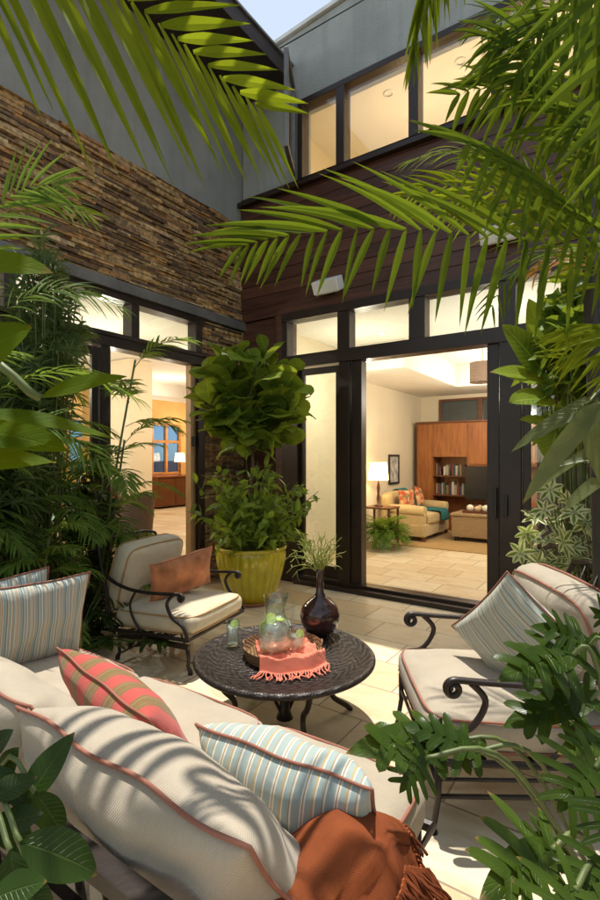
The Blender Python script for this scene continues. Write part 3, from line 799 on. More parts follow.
for i in range(n_ + 1):
    for q in pr_: vs.append((q.x + .38 + .01, 3.95 + i * .4 / n_ + q.x * .28, q.z + .015 + .012 * math.sin(i * 1.9 + q.x * 6)))
L_ = len(pr_)
m.add(vs, [(i * L_ + j, i * L_ + j + 1, (i + 1) * L_ + j + 1, (i + 1) * L_ + j) for i in range(n_) for j in range(L_ - 1)])
o = m.build('throw_blanket', plain('teal_wool', (.02, .13, .14), .95, bump=.5), smooth=True); sm = o.modifiers.new('t', 'SOLIDIFY'); sm.thickness = .012
tag(o, 'teal throw draped over the gold loveseat', 'throw')
st = thing('side_table', (.66, 2.98, 0), 'dark wood side table carrying the lit lamp', 'table')
boxes('top', [((-.26, -.22, .64), (.26, .22, .67))], M_cherryd, st)
for x in (-.23, .23):
    for y in (-.19, .19): boxes('leg', [((x - .018, y - .018, 0), (x + .018, y + .018, .64))], M_cherryd, st)
boxes('shelf', [((-.23, -.19, .2), (.23, .19, .22))], M_cherryd, st)
def table_lamp(loc, label, sc=1.0, w=8):
    t = thing('table_lamp', loc, label, 'lamp')
    m = MB(); m.lathe([(0, 0), (.07 * sc, 0), (.075 * sc, .015), (.02 * sc, .04), (.03 * sc, .12 * sc), (.018 * sc, .2 * sc), (.028 * sc, .3 * sc), (.012 * sc, .38 * sc), (0, .5 * sc)], 16); m.build('base', M_cherryd, t, smooth=True)
    m = MB(); m.lathe([(.16 * sc, .42 * sc), (.135 * sc, .70 * sc)], 24)
    mm, nt, out = newmat('lamp_shade_cloth' + label[:6]); h = NT(nt)
    t1 = h.n('ShaderNodeBsdfTranslucent'); t1.inputs[0].default_value = (.85, .68, .42, 1)
    e1 = h.n('ShaderNodeEmission', i_Strength=w * .07); e1.inputs[0].default_value = (1, .78, .45, 1)
    ad = h.n('ShaderNodeAddShader'); h.l(t1.outputs[0], ad.inputs[0]); h.l(e1.outputs[0], ad.inputs[1]); h.l(ad.outputs[0], out.inputs[0])
    m.build('lamp_shade', mm, t, smooth=True)
    return t
table_lamp((.60, 2.98, .672), 'lit table lamp with cream shade on the side table', 1.12)
pf = thing('framed_picture', (.31, 4.3, 1.3), 'small framed print on the cream wall beside the armoire', 'picture')
boxes('frame', [((0, -.25, -.3), (.03, .25, -.26)), ((0, -.25, .26), (.03, .25, .3)), ((0, -.25, -.2599), (.03, -.21, .2599)), ((0, .21, -.2599), (.03, .25, .2599))], M_black, pf)
boxes('print', [((.002, -.21, -.26), (.012, .21, .26))], plain('grey_print', (.42, .40, .36), .8, var=.5, nscale=9), pf, 0)
ct = thing('trunk_table', (2.25, 4.35, 0), 'woven rattan trunk used as a coffee table on the rug', 'coffee table')
boxes('chest', [((-.66, -.36, .09), (.66, .36, .47))], M_rattan, ct, .01)
boxes('lid', [((-.68, -.38, .472), (.68, .38, .52))], M_rattan, ct, .01)
for x in (-.58, .58):
    for y in (-.3, .3): m = MB(); m.lathe([(0, 0), (.035, .01), (.045, .045), (.035, .088), (0, .09)], 14, (x, y, 0)); m.build('caster', M_black, ct, smooth=True)
ty = boxes('tray', [((1.75, 4.1, .522), (2.5, 4.5, .54)), ((1.75, 4.1, .5401), (2.5, 4.12, .57)), ((1.75, 4.48, .5401), (2.5, 4.5, .57)), ((1.75, 4.1201, .5401), (1.77, 4.4799, .57)), ((2.48, 4.1201, .5401), (2.5, 4.4799, .57))], M_cherryd)
tag(ty, 'low dark wooden tray on the rattan trunk', 'tray')
for i, (x, y, r_, cc, d_) in enumerate([(1.86, 4.25, .065, (.75, .7, .58), 'large ivory decorative ball at the left end of the tray'), (2.0, 4.22, .055, (.55, .42, .25), 'tan woven decorative ball second in the tray'), (2.13, 4.28, .065, (.7, .66, .55), 'pale stone decorative ball third in the tray'), (2.0, 4.38, .06, (.4, .3, .16), 'brown decorative ball behind the others in the tray')]):
    m = MB(); m.lathe([(r_ * math.sin(math.pi * k / 12), r_ - r_ * math.cos(math.pi * k / 12)) for k in range(13)], 20)
    o = m.build('decorative_ball', plain('ball%d' % i, cc, .7, var=.2, nscale=30), smooth=True); o.location = (x, y, .541); tag(o, d_, 'ornament', 'balls in the tray')
tag(slab('rug', .75, 3.05, 4.2, 5.25, .014, fabric('gold_rug', (.36, .21, .06), weave=300, stripes=(6, [(0, (.38, .23, .07)), (.5, (.30, .17, .05)), (.56, (.45, .30, .1)), (.62, (.30, .17, .05)), (.7, (.38, .23, .07))]), axis=1), th=.013), 'golden brown rug under the trunk table', 'rug')
pn = thing('pendant_light', (2.62, 2.1, 3.35), 'brown drum pendant light hanging in the living room', 'pendant lamp')
m = MB(); m.lathe([(.17, -.75), (.17, -.47)], 24); m.build('shade', M_wicker, pn, smooth=True)
m = MB(); m.tube([(0, 0, 0), (0, 0, -.5)], .006); m.build('cord', M_black, pn)
for i, (x, y, z, d_) in enumerate([(2.0, 3.0, 3.349, 'recessed ceiling spotlight over the living room centre'), (2.35, 3.6, 3.349, 'recessed ceiling spotlight nearer the armoire'), (1.35, 1.5, 3.349, 'recessed ceiling spotlight near the left living room wall')]):
    t = thing('ceiling_spotlight', (x, y, z), d_, 'ceiling light', group='recessed living room spotlights')
    m = MB(); m.lathe([(.04, -.012), (.06, -.014), (.065, 0)], 20); m.build('trim', M_white, t, smooth=True)
    m = MB(); m.lathe([(0, -.008), (.04, -.008)], 20); m.build('lens', emis('spot_lens%d' % i, (1, .85, .6), 12), t)

def fern_crown(base, r_, h_, n, mat, name, par, L=.3, W=.05):
    m = MB(); s_ = MB()
    for i in range(n):
        a = rng.random() * 2 * math.pi; el = rng.uniform(.3, 1.3)
        d = V((math.cos(a) * math.cos(el), math.sin(a) * math.cos(el), math.sin(el)))
        p0 = V(base) + V((d.x, d.y, 0)) * .03
        pts = [p0]; q = p0.copy(); dd = d.copy()
        for k in range(5): dd = (dd + V((0, 0, -.28))).normalized(); q = q + dd * (L / 5); pts.append(q.copy())
        frond(m, s_, pts, n=9, la=W, lb=W, W=W * .3, r=.002, t0=.1, seg=2)
    o = m.build(name, mat, par, origin=par.location); 
    s_.build('stalks', M_stem, par, origin=par.location)
ft = thing('potted_fern', (.87, 2.62, 0), 'bushy bright green fern in a pale pot inside the doorway', 'potted plant')
m = MB(); m.lathe([(0, 0), (.10, 0), (.12, .1), (.14, .24), (.15, .25), (.13, .25), (.12, .2), (0, .2)], 24); m.build('pot', plain('pale_pot', (.45, .5, .45), .4, var=.2), ft, smooth=True)
fern_crown((.87, 2.62, .25), .3, .3, 90, L_fern, 'fronds', ft, .50, .12)

# ---- dining room things
pt = MB(); pt.box((-3.75, .55, 0), (-3.16, 1.05, 3.34)); tag(pt.build('partition_wall', M_cream), 'cream partition pier in the dining room', None, None, 'structure')
pt = MB(); pt.box((-5.2, .9, 0), (-3.76, 1.04, 3.34)); tag(pt.build('partition_wall', M_ochre), 'ochre partition in the dining room', None, None, 'structure')
cb = thing('cabinet', (-7.6, 5.6, 0), 'reddish wood cabinet under the far dining room window', 'cabinet')
boxes('body', [((-.38, -.95, .06), (.3, 1.0, .94))], M_cherryd, cb, .006)
boxes('top', [((-.39, -1.0, .942), (.34, 1.05, .98))], M_cherry, cb, .006)
for y in (-.93, -.29, .36): boxes('door', [((.301, y, .1), (.32, y + .6, .9))], M_cherryd, cb)
table_lamp((-7.45, 5.62, .981), 'small lit lamp with peach shade on the cabinet', 1.0, 10)
M_glassb = glassmat('sky_tint_glass', (.35, .5, .7), .06)  # blue tint stands in for sky colour and dims the bright outdoors
def win(y0, y1, z0, z1, label):
    t = thing('window', (-8, y0, z0), label, 'window', kind='thing'); w = y1 - y0; hh = z1 - z0
    boxes('frame', [((-.08, 0, 0), (.03, w, .07)), ((-.08, 0, hh - .07), (.03, w, hh)), ((-.08, 0, .0701), (.03, .08, hh - .0701)), ((-.08, w - .08, .0701), (.03, w, hh - .0701)), ((-.08, w / 2 - .04, .0701), (.03, w / 2 + .04, hh - .0701)), ((-.06, .0801, hh * .62), (.02, w / 2 - .0401, hh * .62 + .09)), ((-.06, w / 2 + .0401, hh * .62), (.02, w - .0801, hh * .62 + .09))], plain('honey_frame' + label[:4], (.42, .2, .06), .4), t)
    boxes('glass', [((-.04, .08, .07), (-.035, w - .08, hh - .07))], M_glassb, t, 0)
win(4.95, 6.15, 1.0, 2.6, 'honey wood window behind the cabinet lamp')
win(2.2, 3.3, 1.0, 2.6, 'plain honey wood window farther left in the dining room')
dt = thing('dining_table', (-2.15, -1.15, 0), 'round dining table with pale teal cloth behind the palms', 'table')
m = MB(); m.lathe([(0, .74), (.80, .74), (.82, .75), (.82, .765), (.80, .775), (0, .775)], 40); m.build('tabletop', plain('teal_cloth', (.34, .58, .50), .8), dt, smooth=False)
m = MB(); m.lathe([(0, 0), (.32, 0), (.3, .04), (.07, .1), (.06, .4), (.1, .7), (.1, .74)], 24); m.build('pedestal', M_cherryd, dt, smooth=True)
m = MB(); 
for k in range(9): lobed_leaf(m, (-2.2, -1.1, .95), (math.cos(k), math.sin(k), .6), (0, 0, 1), .22, .16, 4)
t = thing('centrepiece', (-2.2, -1.1, .776), 'small green plant centrepiece on the dining table', 'plant')
m.build('foliage', L_under, t, origin=t.location)
m = MB(); m.lathe([(0, 0), (.05, 0), (.07, .12), (.06, .17), (0, .17)], 16); m.build('pot', M_white, t, smooth=True)
def dining_chair(x, y, rz, label, mat, wide=1.0):
    t = thing('dining_chair', (x, y, 0), label, 'chair', rz, 'dining chairs')
    m = MB(); n1 = 20; vs = []
    for lay, off in ((0, 0), (1, .028)):
        for j in range(9):
            z = .34 + .62 * j / 8
            for i in range(n1 + 1):
                a = R(200 + 140 * i / n1); r_ = (.25 + .055 * j / 8) * wide - off
                zz = z if j < 8 else z - .10 * abs(math.cos(a)) ** 2
                vs.append((r_ * math.cos(a) * 1.0, r_ * math.sin(a) * .9, zz))
    M1 = n1 + 1; fs = []
    for lay in (0, 1):
        b = lay * 9 * M1
        for j in range(8):
            for i in range(n1):
                q = (b + j * M1 + i, b + j * M1 + i + 1, b + (j + 1) * M1 + i + 1, b + (j + 1) * M1 + i)
                fs.append(q if lay == 0 else q[::-1])
    for i in range(n1): fs.append((8 * M1 + i, 8 * M1 + i + 1, 17 * M1 + i + 1, 17 * M1 + i)); 
    m.add(vs, fs); m.build('backrest', mat, t, smooth=True)
    mb, _ = boxcushion(.46, .46, .1, .03, .01); o = mb.build('seat', mat, t, smooth=True); o.location = (0, .0, .42)
    for sx in (-.19, .19):
        for sy in (-.17, .19): boxes('leg', [((sx - .02, sy - .02, 0), (sx + .02, sy + .02, .38))], M_cherryd, t)
    return t
dining_chair(-.92, -1.16, R(90), 'brown wicker tub chair nearest the left doorway, at the dining table', M_wicker, 1.08).scale = (1.1, 1.1, 1.16)
dining_chair(-2.35, -.10, R(180), 'dark reddish wood chair at the far side of the dining table', M_cherryd)
dining_chair(-2.1, -2.25, R(0), 'dark reddish wood chair left of the dining table behind palms', M_cherryd)
cs = thing('console_table', (-3.5, .38, 0), 'narrow console by the cream partition', 'table')
boxes('top', [((-.3, -.14, .80), (.3, .14, .84))], M_cherryd, cs)
for x in (-.27, .27): boxes('leg', [((x - .02, -.12, 0), (x + .02, .12, .8))], M_cherryd, cs)
pc = thing('potted_plant', (-3.5, .38, .842), 'round bushy green plant on the console', 'potted plant')
m = MB(); m.lathe([(0, 0), (.08, 0), (.11, .16), (.1, .16), (0, .14)], 16); m.build('pot', M_cherryd, pc, smooth=True)
fern_crown((-3.5, .38, 1.03), .3, .3, 26, L_fern, 'foliage', pc, .3, .09)
# ================================================================ courtyard furniture
def spiral(cx, cy, r0, r1, a0, turns, n=22):
    return [(cx + (r0 + (r1 - r0) * i / n) * math.cos(a0 + turns * 2 * math.pi * i / n), cy + (r0 + (r1 - r0) * i / n) * math.sin(a0 + turns * 2 * math.pi * i / n)) for i in range(n + 1)]
def arm_points(sr=.052):
    # in (y forward, z) plane: back post -> forward -> scroll curling down and back under
    pts = [(-.40, .70), (-.32, .66), (-.18, .625), (0.0, .615), (.2, .625), (.32, .635)]
    sp = spiral(.34, .635 - sr, sr, sr * .27, R(90), -1.35, 26)
    return pts + sp
def armchair(name, loc, rz, label, glider, cmat, pmat):
    t = thing(name, loc, label, 'armchair', rz)
    fr = MB()
    w, y0, y1 = (.40 if glider else .42), -.38, .40
    fr.tube([(-w, y1, .29), (w, y1, .29), (w, y0, .27), (-w, y0, .27)], .017, 8, closed=True)
    for yy in (-.2, 0, .2): fr.box((-w, yy - .012, .27), (w, yy + .012, .282))
    fr.build('seat_frame', M_iron, t, smooth=False)
    bk = MB()
    for sx in (-w, w): bk.tube(smoothpath([(sx, y0, .27), (sx, y0 - .03, .5), (sx * .96, y0 - .12, .78), (sx * .9, y0 - .19, .95)], 5), .014, 8)
    bk.tube(smoothpath([(-w * .9, y0 - .19, .95), (-w * .5, y0 - .2, .98), (w * .5, y0 - .2, .98), (w * .9, y0 - .19, .95)], 5), .014, 8)
    for k in range(1, 6):
        x = -w + 2 * w * k / 6; bk.tube([(x, y0, .29), (x, y0 - .06, .6), (x * .92, y0 - .195, .965)], .007, 6)
    bk.build('back_frame', M_iron, t, smooth=True)
    for sx in (-w - .012, w + .012):
        ap = smoothpath([(sx, a, b) for a, b in arm_points(.028 if glider else .036)], 3)
        m = MB(); N = len(ap); m.tube(ap, [.018 if i < N * .75 else .013 for i in range(N)], 10, flat=.75)
        a = m.build('armrest', M_iron, t, smooth=True)
        m = MB(); m.tube(smoothpath([(sx, .27, .625), (sx, .21, .55), (sx, .26, .45), (sx, .36, .39), (sx, y1 + .005, .30)], 6), .014, 8)
        m.build('arm_support', M_iron, t, smooth=True)
        m = MB(); m.tube(smoothpath([(sx, -.1, .615), (sx, -.16, .5), (sx, -.12, .38), (sx, -.04, .30)], 5), .010, 8)
        m.build('arm_brace', M_iron, t, smooth=True)
    if glider:
        b = MB()
        for sx in (-.33, .33):
            b.box((sx - .018, -.36, .19), (sx + .018, .36, .225))
        b.box((-.33, -.02, .19), (.33, .02, .215)); b.tube([(-.3, -.3, .2), (.3, .3, .2)], .009, 8); b.tube([(-.3, .3, .2), (.3, -.3, .2)], .009, 8)
        b.tube([(-.33, .33, .06), (.33, .33, .06)], .007, 8); b.tube([(-.33, -.33, .06), (.33, -.33, .06)], .007, 8)
        b.build('glider_base', M_iron, t, bevel=.003)
        for sx in (-.33, .33):
            for sy in (-.34, .34):
                s_ = 1 if sy > 0 else -1
                m = MB(); m.tube([(sx, sy, .2), (sx, sy + .015 * s_, .12), (sx, sy + .01 * s_, .06), (sx, sy + .03 * s_, .02), (sx, sy + .03 * s_, 0)], [.016, .015, .013, .02, .02], 8)
                m.build('leg', M_iron, t, smooth=True)
        s_ = MB()
        for sx in (-.33, .33):
            for sy in (-.12, .12): s_.tube([(sx, sy, .225), (sx * 1.1, sy, .275)], .022, 10)
        s_.build('spring', M_iron, t)
    else:
        for sx in (-w, w):
            for sy in (y0, y1):
                m = MB(); m.tube([(sx, sy, .29), (sx, sy, .14), (sx, sy + (.02 if sy > 0 else -.03), .02), (sx, sy + (.02 if sy > 0 else -.03), 0)], [.016, .014, .013, .02], 8); m.build('leg', M_iron, t, smooth=True)
        m = MB()
        for sx in (-w, w): m.tube([(sx, y0, .15), (sx, y1, .15)], .01, 8); m.tube([(sx, y0, .22), (sx, y1, .22)], .008, 8)
        m.tube([(-w, y1, .2), (w, y1, .2)], .010, 8); m.build('stretcher', M_iron, t, smooth=True)
    boxcush('seat_cushion', w * 1.9, .80, .15, cmat, pmat, T3(0, .03, .375, 2), t, seed=len(label), r=.06, puff=.022, pr=.006)
    boxcush('back_cushion', w * 1.82, .56, .17, cmat, pmat, T3(0, -.355, .68, 74), t, seed=len(label) + 3, r=.07, puff=.03, pr=.006)
    if glider: t.scale = (.92, .92, .92)
    return t
armchair('armchair', (1.42, -2.42, 0), R(-80), 'iron glider armchair with terracotta pillow before the left doorway', True, M_cushion2, M_gold_pipe)
armchair('armchair', (3.87, -2.56, 0), R(123), 'iron scroll-arm armchair with striped pillow at right of the coffee table', False, M_cushion, M_pipe)
def world(loc, rz, M): return Matrix.Translation(loc) @ Matrix.Rotation(rz, 4, 'Z') @ M
pillow('throw_pillow', .54, .35, .18, M_coral, M_coral, world((1.42, -2.42, 0), R(-80), T3(.0, .03, .62, -20, 9, -26)), 'small terracotta paisley pillow on the left armchair', 'pillow', seed=11, pinch=.07, wr=.008)
pillow('throw_pillow', .54, .52, .19, M_stripe3, M_pipe, world((3.87, -2.56, 0), R(123), T3(-.06, -.08, .655, -24, 44, 24)), 'sage and blue striped pillow on the right armchair', 'pillow', seed=21, pinch=.06, wr=.01)

# ---- sofa (local origin world aligned, faces +y)
SX0, SX1 = 1.50, 3.86
SO = V((2.74, -3.98, 0))
sf = thing('outdoor_sofa', SO, 'long iron framed outdoor sofa with oat cushions and rust piping in the foreground', 'sofa')
def sp_(x, y, z): return (x - SO.x, y - SO.y, z)
m = MB(); m.tube([sp_(SX0, -3.47, .27), sp_(SX1, -3.47, .27), sp_(SX1, -4.45, .27), sp_(SX0, -4.45, .27)], .02, 8, closed=True)
for k in range(9):
    x = SX0 + (SX1 - SX0) * (k + .5) / 9; m.box(sp_(x - .015, -4.44, .262), sp_(x + .015, -3.48, .274))
m.build('seat_frame', M_iron, sf)
m = MB()
m.box(sp_(SX0, -4.625, .785), sp_(SX1, -4.585, .815)); m.box(sp_(SX0, -4.60, .50), sp_(SX1, -4.575, .52)); m.box(sp_(SX0, -4.63, .708), sp_(SX1, -4.607, .720))
for k in range(26):
    x = SX0 + .02 + (SX1 - SX0 - .04) * k / 25; m.tube([sp_(x, -4.45, .27), sp_(x, -4.55, .42), sp_(x, -4.607, .785)], .008, 6)
m.build('back_frame', M_iron, sf)
for x in (SX0,):
    m = MB(); ap = [(x, -4.60, .80), (x, -4.42, .62), (x, -4.1, .60), (x, -3.75, .61), (x, -3.56, .625)] + [(x, -3.54 + a, .573 + b) for a, b in spiral(0, 0, .052, .014, R(90), -1.35, 26)]
    m.tube(smoothpath([sp_(*p) for p in ap], 3), .018, 10); m.build('armrest', M_iron, sf, smooth=True)
    m = MB(); m.tube(smoothpath([sp_(x, -3.62, .61), sp_(x, -3.66, .5), sp_(x, -3.58, .4), sp_(x, -3.49, .29)], 6), .014, 8); m.build('arm_support', M_iron, sf, smooth=True)
for x in (SX0 + .05, 2.3, 3.18, SX1 - .05):
    for y in (-4.43, -3.49):
        m = MB(); m.tube([sp_(x, y, .27), sp_(x, y, .02), sp_(x, y, 0)], [.018, .014, .022], 8); m.build('leg', M_iron, sf, smooth=True)
for i, (a, b) in enumerate([(1.52, 2.37), (2.373, 3.18), (3.183, 3.86)]):
    boxcush('seat_cushion', b - a, .86, .17, M_cushion, M_pipe, Matrix.Translation(sp_((a + b) / 2, -3.93, .375)), sf, seed=40 + i, r=.06, puff=.02, pr=.006)
for i, (a, b, dz, tilt) in enumerate([(1.60, 2.38, 0, 30), (2.40, 3.18, .0, 34), (3.21, 3.92, .0, 36)]):
    mb_o = pillow('back_cushion', b - a + .06, .60, .27, M_cushion, M_pipe, Matrix.Translation(sp_((a + b) / 2, -4.36, .69 + dz)) @ T3(0, 0, 0, tilt, 0, (0, 2, -2)[i]), parent=sf, seed=50 + i * 7, pinch=.03, wr=.024, pr=.0045)
# pillows on the sofa
pillow('throw_pillow', .50, .48, .17, M_stripe, M_pipe, T3(1.86, -3.78, .69, -16, 0, -98), 'blue striped pillow standing in front at the far end of the sofa', 'pillow', seed=61)
pillow('throw_pillow', .50, .48, .17, M_stripe, M_pipe, T3(1.70, -3.90, .71, -18, 6, -106), 'blue striped pillow half hidden behind another at the far end of the sofa', 'pillow', seed=66)
pillow('throw_pillow', .66, .44, .22, M_redstr, M_pipe, T3(2.90, -4.0, .60, 34, 4, -8), 'coral and olive striped pillow in the middle of the sofa', 'pillow', seed=71, pinch=.05)
pillow('throw_pillow', .47, .46, .24, M_stripe2, M_pipe, T3(3.71, -4.09, .655, 32, 4, 9), 'aqua striped pillow nearest the camera on the sofa', 'pillow', seed=81, pinch=.05)

# rust throw over the near arm
def throw():
    t = thing('throw_blanket', (3.95, -4.1, .66), 'rust chenille throw with fringe over the near sofa arm', 'throw')
    m = MB(); nu, nv = 90, 110; vs = []; uvs = []
    for j in range(nv + 1):
        v = j / nv; y = -4.0 - .70 * v
        for i in range(nu + 1):
            u = i / nu; s = u * 1.15
            # cross-section: lies on seat, climbs arm, falls outside
            if s < .30: x = 3.68 + s * .75; z = .60 + .17 * (s / .30) ** 1.1
            elif s < .52: a = (s - .30) / .22; x = 3.905 + .10 * math.sin(a * math.pi / 2); z = .77 - .07 * (1 - math.cos(a * math.pi / 2))
            else: x = 4.005 + .03 * math.sin((s - .52) * 9); z = .70 - (s - .52) * .85
            z -= .10 * max(0, 1 - v * 5)
            f = noise.noise(V((s * 2.6, y * 4.5, 3))) * .055 + noise.noise(V((s * 9, y * 7, 7))) * .010 + .014 * math.sin(y * 17 + s * 9 + 2 * noise.noise(V((s * 3, y * 3, 0)))) + noise.noise(V((s * 55, y * 55, 1))) * .0015
            nx = 0 if s < .45 else .8; nz = 1 if s < .5 else .3
            vs.append((x + f * nx - .04 * v * v, y + .05 * noise.noise(V((s * 3, 1, 5))), z + f * nz)); uvs.append((u, v))
    m.add(vs, [(j * (nu + 1) + i, j * (nu + 1) + i + 1, (j + 1) * (nu + 1) + i + 1, (j + 1) * (nu + 1) + i) for j in range(nv) for i in range(nu)], uvs)
    m.build('cloth', M_throw, t, origin=t.location, smooth=True)
    fr = MB()
    def strand(p, d, L):
        p = V(p); d = V(d).normalized(); pts = [p]
        ph = rng.random() * 6
        for k in range(9):
            d = (d + V((rng.uniform(-.25, .25), rng.uniform(-.28, .28), rng.uniform(-.4, .12)))).normalized(); p = p + d * (L / 9); pts.append(p)
        fr.tube(pts, [.0034 * (1 + .3 * math.sin(k * 2.1 + ph)) for k in range(10)], 5, rnd=rng.random())
    for j in [q * .5 for q in range(0, 2 * nv)]:
        j = int(j)
        b = vs[j * (nu + 1) + int(nu * .50)]
        strand((b[0] + .012, b[1], b[2] + .012), (rng.uniform(.3, .9), rng.uniform(-.3, .3), -.5), rng.uniform(.10, .17))
        b = vs[j * (nu + 1) + int(nu * .60)]
        strand((b[0] + .01, b[1], b[2] + .01), (rng.uniform(.2, .6), rng.uniform(-.3, .3), -1), rng.uniform(.10, .16))
        b = vs[j * (nu + 1) + nu]; strand(b, (0, rng.uniform(-.3, .3), -1), .12)
    for i in range(0, nu + 1, 1):
        b = vs[i]; strand((b[0], b[1] - .01, b[2] + .008), (rng.uniform(-.3, .3), .6, -.5), rng.uniform(.05, .09))
    fr.build('fringe', M_throw, t, origin=t.location, smooth=True)
throw()

# ---- coffee table
tb = thing('coffee_table', (2.74, -2.80, 0), 'round dark cast metal coffee table between the armchairs', 'coffee table')
m, nt, out = newmat('cast_top'); h = NT(nt); tc = h.n('ShaderNodeTexCoord'); sp = h.n('ShaderNodeSeparateXYZ'); h.l(tc.outputs['Object'], sp.inputs[0])
rad = h.math('SQRT', h.math('ADD', h.math('POWER', sp.outputs[0], 2.0), h.math('POWER', sp.outputs[1], 2.0)))
ang = h.math('ARCTAN2', sp.outputs[1], sp.outputs[0])
ringw = h.math('SINE', h.math('MULTIPLY', rad, 120.0)); spk = h.math('SINE', h.math('ADD', h.math('MULTIPLY', ang, 36.0), h.math('MULTIPLY', h.math('SINE', h.math('MULTIPLY', rad, 60.0)), 2.0)))
pat = h.math('MULTIPLY', ringw, spk)
vo = h.n('ShaderNodeTexVoronoi', i_Scale=70.0, feature='DISTANCE_TO_EDGE'); h.l(tc.outputs['Object'], vo.inputs['Vector'])
pat = h.math('ADD', pat, h.ramp(vo.outputs[0], [(0, .6), (.15, 1)]))
p_ = h.n('ShaderNodeBsdfPrincipled', i_Roughness=.38, i_Metallic=.4); h.l(h.ramp(pat, [(.0, (.014, .010, .009)), (1, (.034, .025, .021))]), p_.inputs[0])
bb = h.n('ShaderNodeBump', i_Strength=.5, i_Distance=.004, i_Height=pat); h.l(bb.outputs[0], p_.inputs['Normal']); h.l(p_.outputs[0], out.inputs[0]); M_cast = m
TH = .405; TR = .525
m = MB(); m.lathe([(0, TH - .02), (TR - .05, TH - .02), (TR - .01, TH - .028), (TR, TH - .018), (TR, TH - .008), (TR - .012, TH + .003), (TR - .03, TH + .003), (TR - .04, TH - .002), (TR * .5, TH - .002), (TR * .5 - .01, TH + .001), (0, TH)], 72)
m.build('tabletop', M_cast, tb, smooth=True)
m = MB(); m.lathe([(TR - .12, TH - .06), (TR - .10, TH - .06), (TR - .10, TH - .021), (TR - .12, TH - .021), (TR - .12, TH - .06)], 60); m.build('apron', M_iron, tb)
for k in range(4):
    a = R(45 + 90 * k + 10); c, s = math.cos(a), math.sin(a)
    m = MB(); m.tube(smoothpath([(c * q, s * q, z) for q, z in ((.40, TH - .03), (.40, .34), (.36, .25), (.30, .18), (.31, .10), (.40, .03), (.43, .0))], 6), .016, 8); m.build('leg', M_iron, tb, smooth=True)
    m = MB(); m.tube(smoothpath([(c * q, s * q, z) for q, z in ((.39, .33), (.25, .30), (.10, .2), (.02, .06))], 5), .010, 8); m.build('brace', M_iron, tb, smooth=True)
m = MB(); m.lathe([(0, .03), (.05, .03), (.03, .08), (.03, .3), (.05, TH - .02)], 20); m.build('stem', M_iron, tb, smooth=True)

ZT = TH + .004
# vase with twigs
def tbl(px, py, z=ZT):
    d = F * (1.55 - z) / (py - 457); return at(px, py, d)
vp = tbl(320, 635)
vs_ = thing('vase', vp, 'round dark brown glazed vase of curly twigs on the coffee table', 'vase')
m = MB(); m.lathe([(0, 0), (.055, 0), (.09, .025), (.122, .08), (.128, .125), (.115, .175), (.08, .21), (.04, .235), (.026, .26), (.022, .33), (.021, .38), (.03, .405), (.024, .405), (.017, .38), (.017, .3), (0, .3)], 40); m.build('body', M_vase, vs_, smooth=True)
vs_.scale = (1.0, 1.0, 1.05)
tw = thing('twig_arrangement', vp + V((0, 0, .31)), 'curly yellow green willow twigs standing in the brown vase', 'twigs')
m = MB()
for k in range(34):
    a = rng.random() * 6.28; sp = rng.uniform(.1, .75)
    p = vp + V((0, 0, .31)); L = rng.uniform(.20, .36)
    pts = [p.copy(), vp + V((math.cos(a) * .008, math.sin(a) * .008, .40))]; p = pts[-1].copy(); w1 = rng.random() * 6
    d = V((math.cos(a) * sp * .7, math.sin(a) * sp * .7, 1)).normalized()
    for q in range(14):
        t_ = q / 14
        dr = -.24 * sp if k % 3 == 0 else .02
        d = (d + RT * .34 * math.sin(q * 1.5 + w1) + FW * .34 * math.cos(q * 1.2 + w1) + UP * .18 * math.sin(q * 1.9 + w1) + V((math.cos(a) * .05, math.sin(a) * .05, dr))).normalized(); p = p + d * L / 14; pts.append(p.copy())
    if k % 2: pts = pts
    m.tube(smoothpath(pts, 3), [.0038 * (1 - .6 * q / (3 * len(pts))) for q in range(3 * len(pts) - 2)], 5, rnd=rng.random())
    for q in (6, 9, 12):
        d2 = (rvec(.5) + V((0, 0, .4))).normalized(); p2 = pts[q]; pp = [p2]
        for z_ in range(5): d2 = (d2 + rvec(.35)).normalized(); p2 = p2 + d2 * .014; pp.append(p2)
        m.tube(pp, [.0028, .0026, .0024, .002, .0016, .001], 4, rnd=rng.random())
m.build('twigs', plain('willow', (.24, .27, .04), .6, var=.3, nscale=20), tw, origin=tw.location, smooth=True)
# tray
tp = tbl(283, 655)
tr = thing('serving_tray', tp, 'round brown woven tray holding the coral cloth on the table', 'tray')
m = MB(); m.lathe([(0, .004), (.205, .004), (.215, .0), (.225, .03), (.23, .065), (.222, .068), (.214, .035), (.205, .014), (0, .014)], 56); m.build('rim', M_bamboo, tr, smooth=False)
m = MB()
for a0 in (R(35), R(215)):
    m.tube([(.225 * math.cos(a0 + q * .1), .225 * math.sin(a0 + q * .1), .066 + .02 * math.sin(math.pi * (q + 2) / 4)) for q in (-2, -1, 0, 1, 2)], .006, 8)
m.build('handle', M_bamboo, tr, smooth=True)
